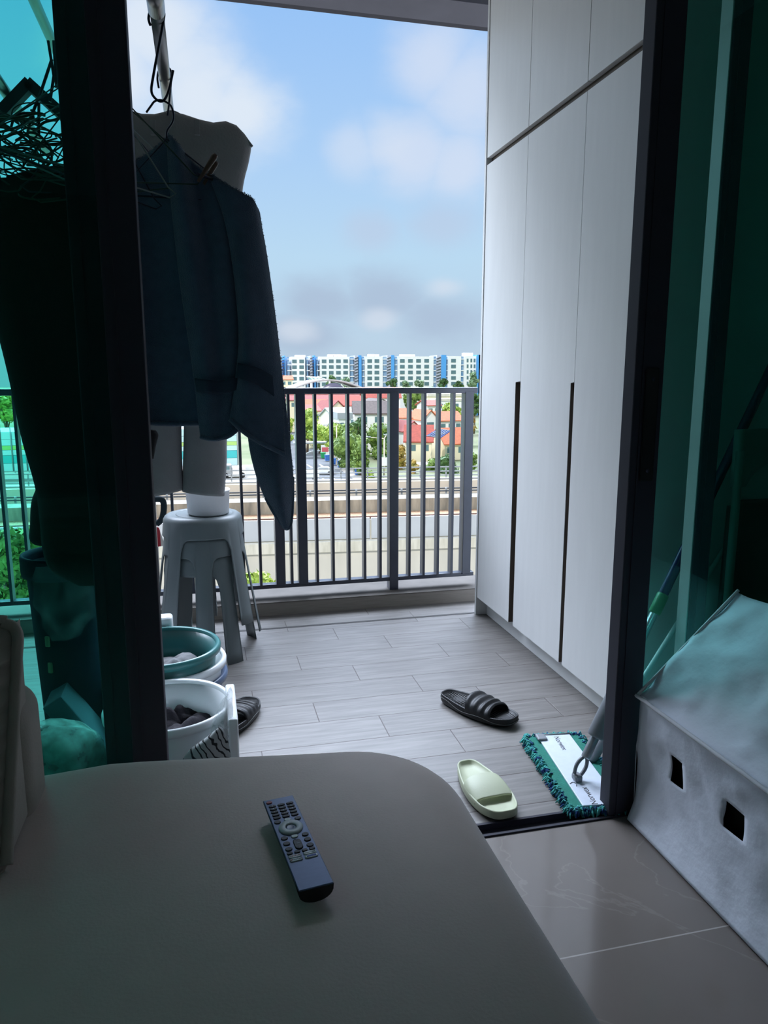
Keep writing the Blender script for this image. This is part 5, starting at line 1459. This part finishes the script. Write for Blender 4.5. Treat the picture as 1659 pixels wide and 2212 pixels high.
# ---- vehicles
def car(label, pxy, yaw, mat, name='car', van=False):
    p = atz(*pxy, GZ); r = thing(name, label, 'car', (p.x, p.y, GZ + .02), (0, 0, yaw))
    Lc, Wc, Hc = (4.6, 1.75, 1.45) if not van else (4.9, 1.8, 1.9)
    if van: prof = [(-2.4, .35), (-2.4, 1.75), (-2.2, 1.88), (1.0, 1.88), (1.75, 1.1), (2.4, .95), (2.45, .35)]
    else: prof = [(-2.25, .35), (-2.28, .9), (-1.7, 1.0), (-1.1, 1.42), (.3, 1.45), (1.1, .98), (2.1, .82), (2.28, .6), (2.28, .35)]
    b2 = bm_(); f1 = [b2.verts.new((x, -Wc / 2, z)) for x, z in prof]; f2 = [b2.verts.new((x, Wc / 2, z)) for x, z in prof]
    b2.faces.new(f1); b2.faces.new(f2)
    for k in range(len(prof)): b2.faces.new((f1[k - 1], f1[k], f2[k], f2[k - 1]))
    bmesh.ops.bevel(b2, geom=b2.edges[:], offset=.07, segments=2, affect='EDGES')
    obj('body', b2, mat, r, local=True)
    b = bm_(); x0, x1 = ((.2, 1.3) if van else (-1.2, .7))
    for s in (-1, 1):
        box(b, x0, x1, s * Wc / 2 - .02, s * Wc / 2 + .02, .98, 1.34 if not van else 1.65)
    obj('window', b, M['winglass'], r, local=True)
    for x in (-1.4, 1.4):
        for s in (-1, 1):
            b = bm_(); tube(b, [(x, s * (Wc / 2 - .2), .32), (x, s * (Wc / 2 + .02), .32)], .32, 16); obj('wheel', b, M['eva'], r, local=True)
    return r
carw = pm('white_car_paint', (240, 240, 240), .2)
car('white van driving at the left on the road', (662, 1037), radians(172), carw, 'van', True)
car('white saloon car just right of the white van', (697, 1024), radians(165), carw)
car('dark blue car low on the road near the bushes', (787, 1056), radians(150), pm('dark_car_paint', (60, 72, 84), .25))
car('orange red car behind the guard rail right of the middle post', (880, 1052), radians(3), pm('orange_red_paint', (206, 84, 62), .3))
car('red car behind the guard rail farther right', (942, 1052), radians(-3), pm('red_paint', (196, 64, 58), .3))
# ---- street lamps
M['lampgrey'] = pm('pale_lamp_paint', (226, 214, 190), .5)
def lamp(label, pxb, pyt, Y, arms, r=.11, lean=0):
    top = at(pxb, pyt, Y); t = thing('street_lamp', label, 'street lamp', (top.x, Y, GZ), group='tall lamps along the road')
    b = bm_(); tube(b, [(top.x, Y, GZ), (top.x, Y, top.z)], [r * 1.4, r], 10); obj('mast', b, M['lampgrey'], t)
    for (ax_, ay_) in arms:
        e_ = at(ax_, ay_, Y); b = bm_(); bar(b, top + Vector((0, 0, -.05)), e_, .22, .12); 
        obj('arm', b, M['lampgrey'], t)
        b = bm_(); rbox(b, -.55, .55, -.16, .16, -.08, .08, .05, 2, Matrix.Translation(e_)); obj('lamp_head', b, M['galv'], t)
lamp('tall double armed lamp over the tree left of centre', 727, 921, 160, [(704, 918), (731, 914)])
lamp('tall double armed lamp just left of the middle post', 830, 947, 139, [(795, 944), (835, 939)])
t = thing('street_lamp', 'low lamp with curved arm at the left by the dark post', 'street lamp', (at(656, 1060, 130).x, 130, GZ), group='tall lamps along the road')
b = bm_(); tube(b, smooth_line([(at(656, 1060, 130).x, 130, GZ), at(656, 1020, 130), at(657, 990, 130), at(664, 979, 130), at(680, 974, 130)], 5), .12, 8); obj('mast', b, M['galv'], t)
b = bm_(); rbox(b, -.6, .6, -.15, .15, -.07, .07, .04, 2, Matrix.Translation(at(684, 974, 130))); obj('lamp_head', b, M['galv'], t)
# ---- bus shelter, sign, wheelie bins, sign board
p = atz(690, 988, GZ)
bs = thing('bus_shelter', 'small bus shelter with pale roof beside the road', 'bus shelter', (p.x, p.y, GZ))
b = bm_(); rbox(b, p.x - 6, p.x + 3.4, p.y, p.y + 3, GZ + 3.3, GZ + 3.7, .1); obj('roof', b, M['roofsteel'], bs)
for x in (-5, -1, 2.6):
    b = bm_(); tube(b, [(p.x + x, p.y + 1.5, GZ), (p.x + x, p.y + 1.5, GZ + 3.4)], .12, 8); obj('post', b, M['galv'], bs)
b = bm_(); box(b, p.x + .4, p.x + 2.4, p.y - .1, p.y + .05, GZ + .4, GZ + 3.0); obj('advert_panel', b, M['wwhite'], bs)
b = bm_(); box(b, p.x + .6, p.x + 2.2, p.y - .14, p.y - .09, GZ + 1.3, GZ + 2.4); obj('advert_print', b, pm('red_advert', (206, 96, 104), .6), bs)
def wbin(label, pxy, mat):
    p = atz(*pxy, GZ + .06); t = thing('wheelie_bin', label, 'bin', (p.x, p.y, GZ + .06), group='bins along the pavement')
    b = bm_(); v = [(-.45, -.4, .1), (.45, -.4, .1), (.45, .4, .1), (-.45, .4, .1), (-.55, -.5, 1.3), (.55, -.5, 1.3), (.55, .5, 1.3), (-.55, .5, 1.3)]
    vv = [b.verts.new(Vector(q)) for q in v]
    for f in ((0, 3, 2, 1), (4, 5, 6, 7), (0, 1, 5, 4), (1, 2, 6, 5), (2, 3, 7, 6), (3, 0, 4, 7)): b.faces.new([vv[i] for i in f])
    obj('bin_body', b, mat, t, local=True)
    b = bm_(); rbox(b, -.6, .6, -.55, .55, 1.3, 1.45, .05); obj('lid', b, mat, t, local=True)
blueb = pm('blue_bin', (60, 110, 186), .5)
wbin('green wheelie bin beside the bus shelter', (698, 990), pm('green_bin', (40, 150, 90), .5))
wbin('blue wheelie bin right of the green one', (707, 996), blueb)
wbin('blue wheelie bin under the left tall lamp', (720, 1004), blueb)
wbin('blue wheelie bin right of the left tall lamp base', (735, 1010), blueb)
wbin('blue wheelie bin farthest down the pavement', (772, 1026), blueb)
p = at(832, 1030, 138)
sg = thing('sign_board', 'white sign board at the foot of the lamp by the middle post', 'sign', (p.x, 138, GZ))
b = bm_(); box(b, p.x - 1.1, p.x + .5, 137.9, 138.1, at(0, 1030, 138).z, at(0, 1010, 138).z); obj('board', b, M['wwhite'], sg)
b = bm_(); tube(b, [(p.x - .3, 138.2, GZ), (p.x - .3, 138.2, at(0, 1012, 138).z)], .08, 6); obj('post', b, M['galv'], sg)
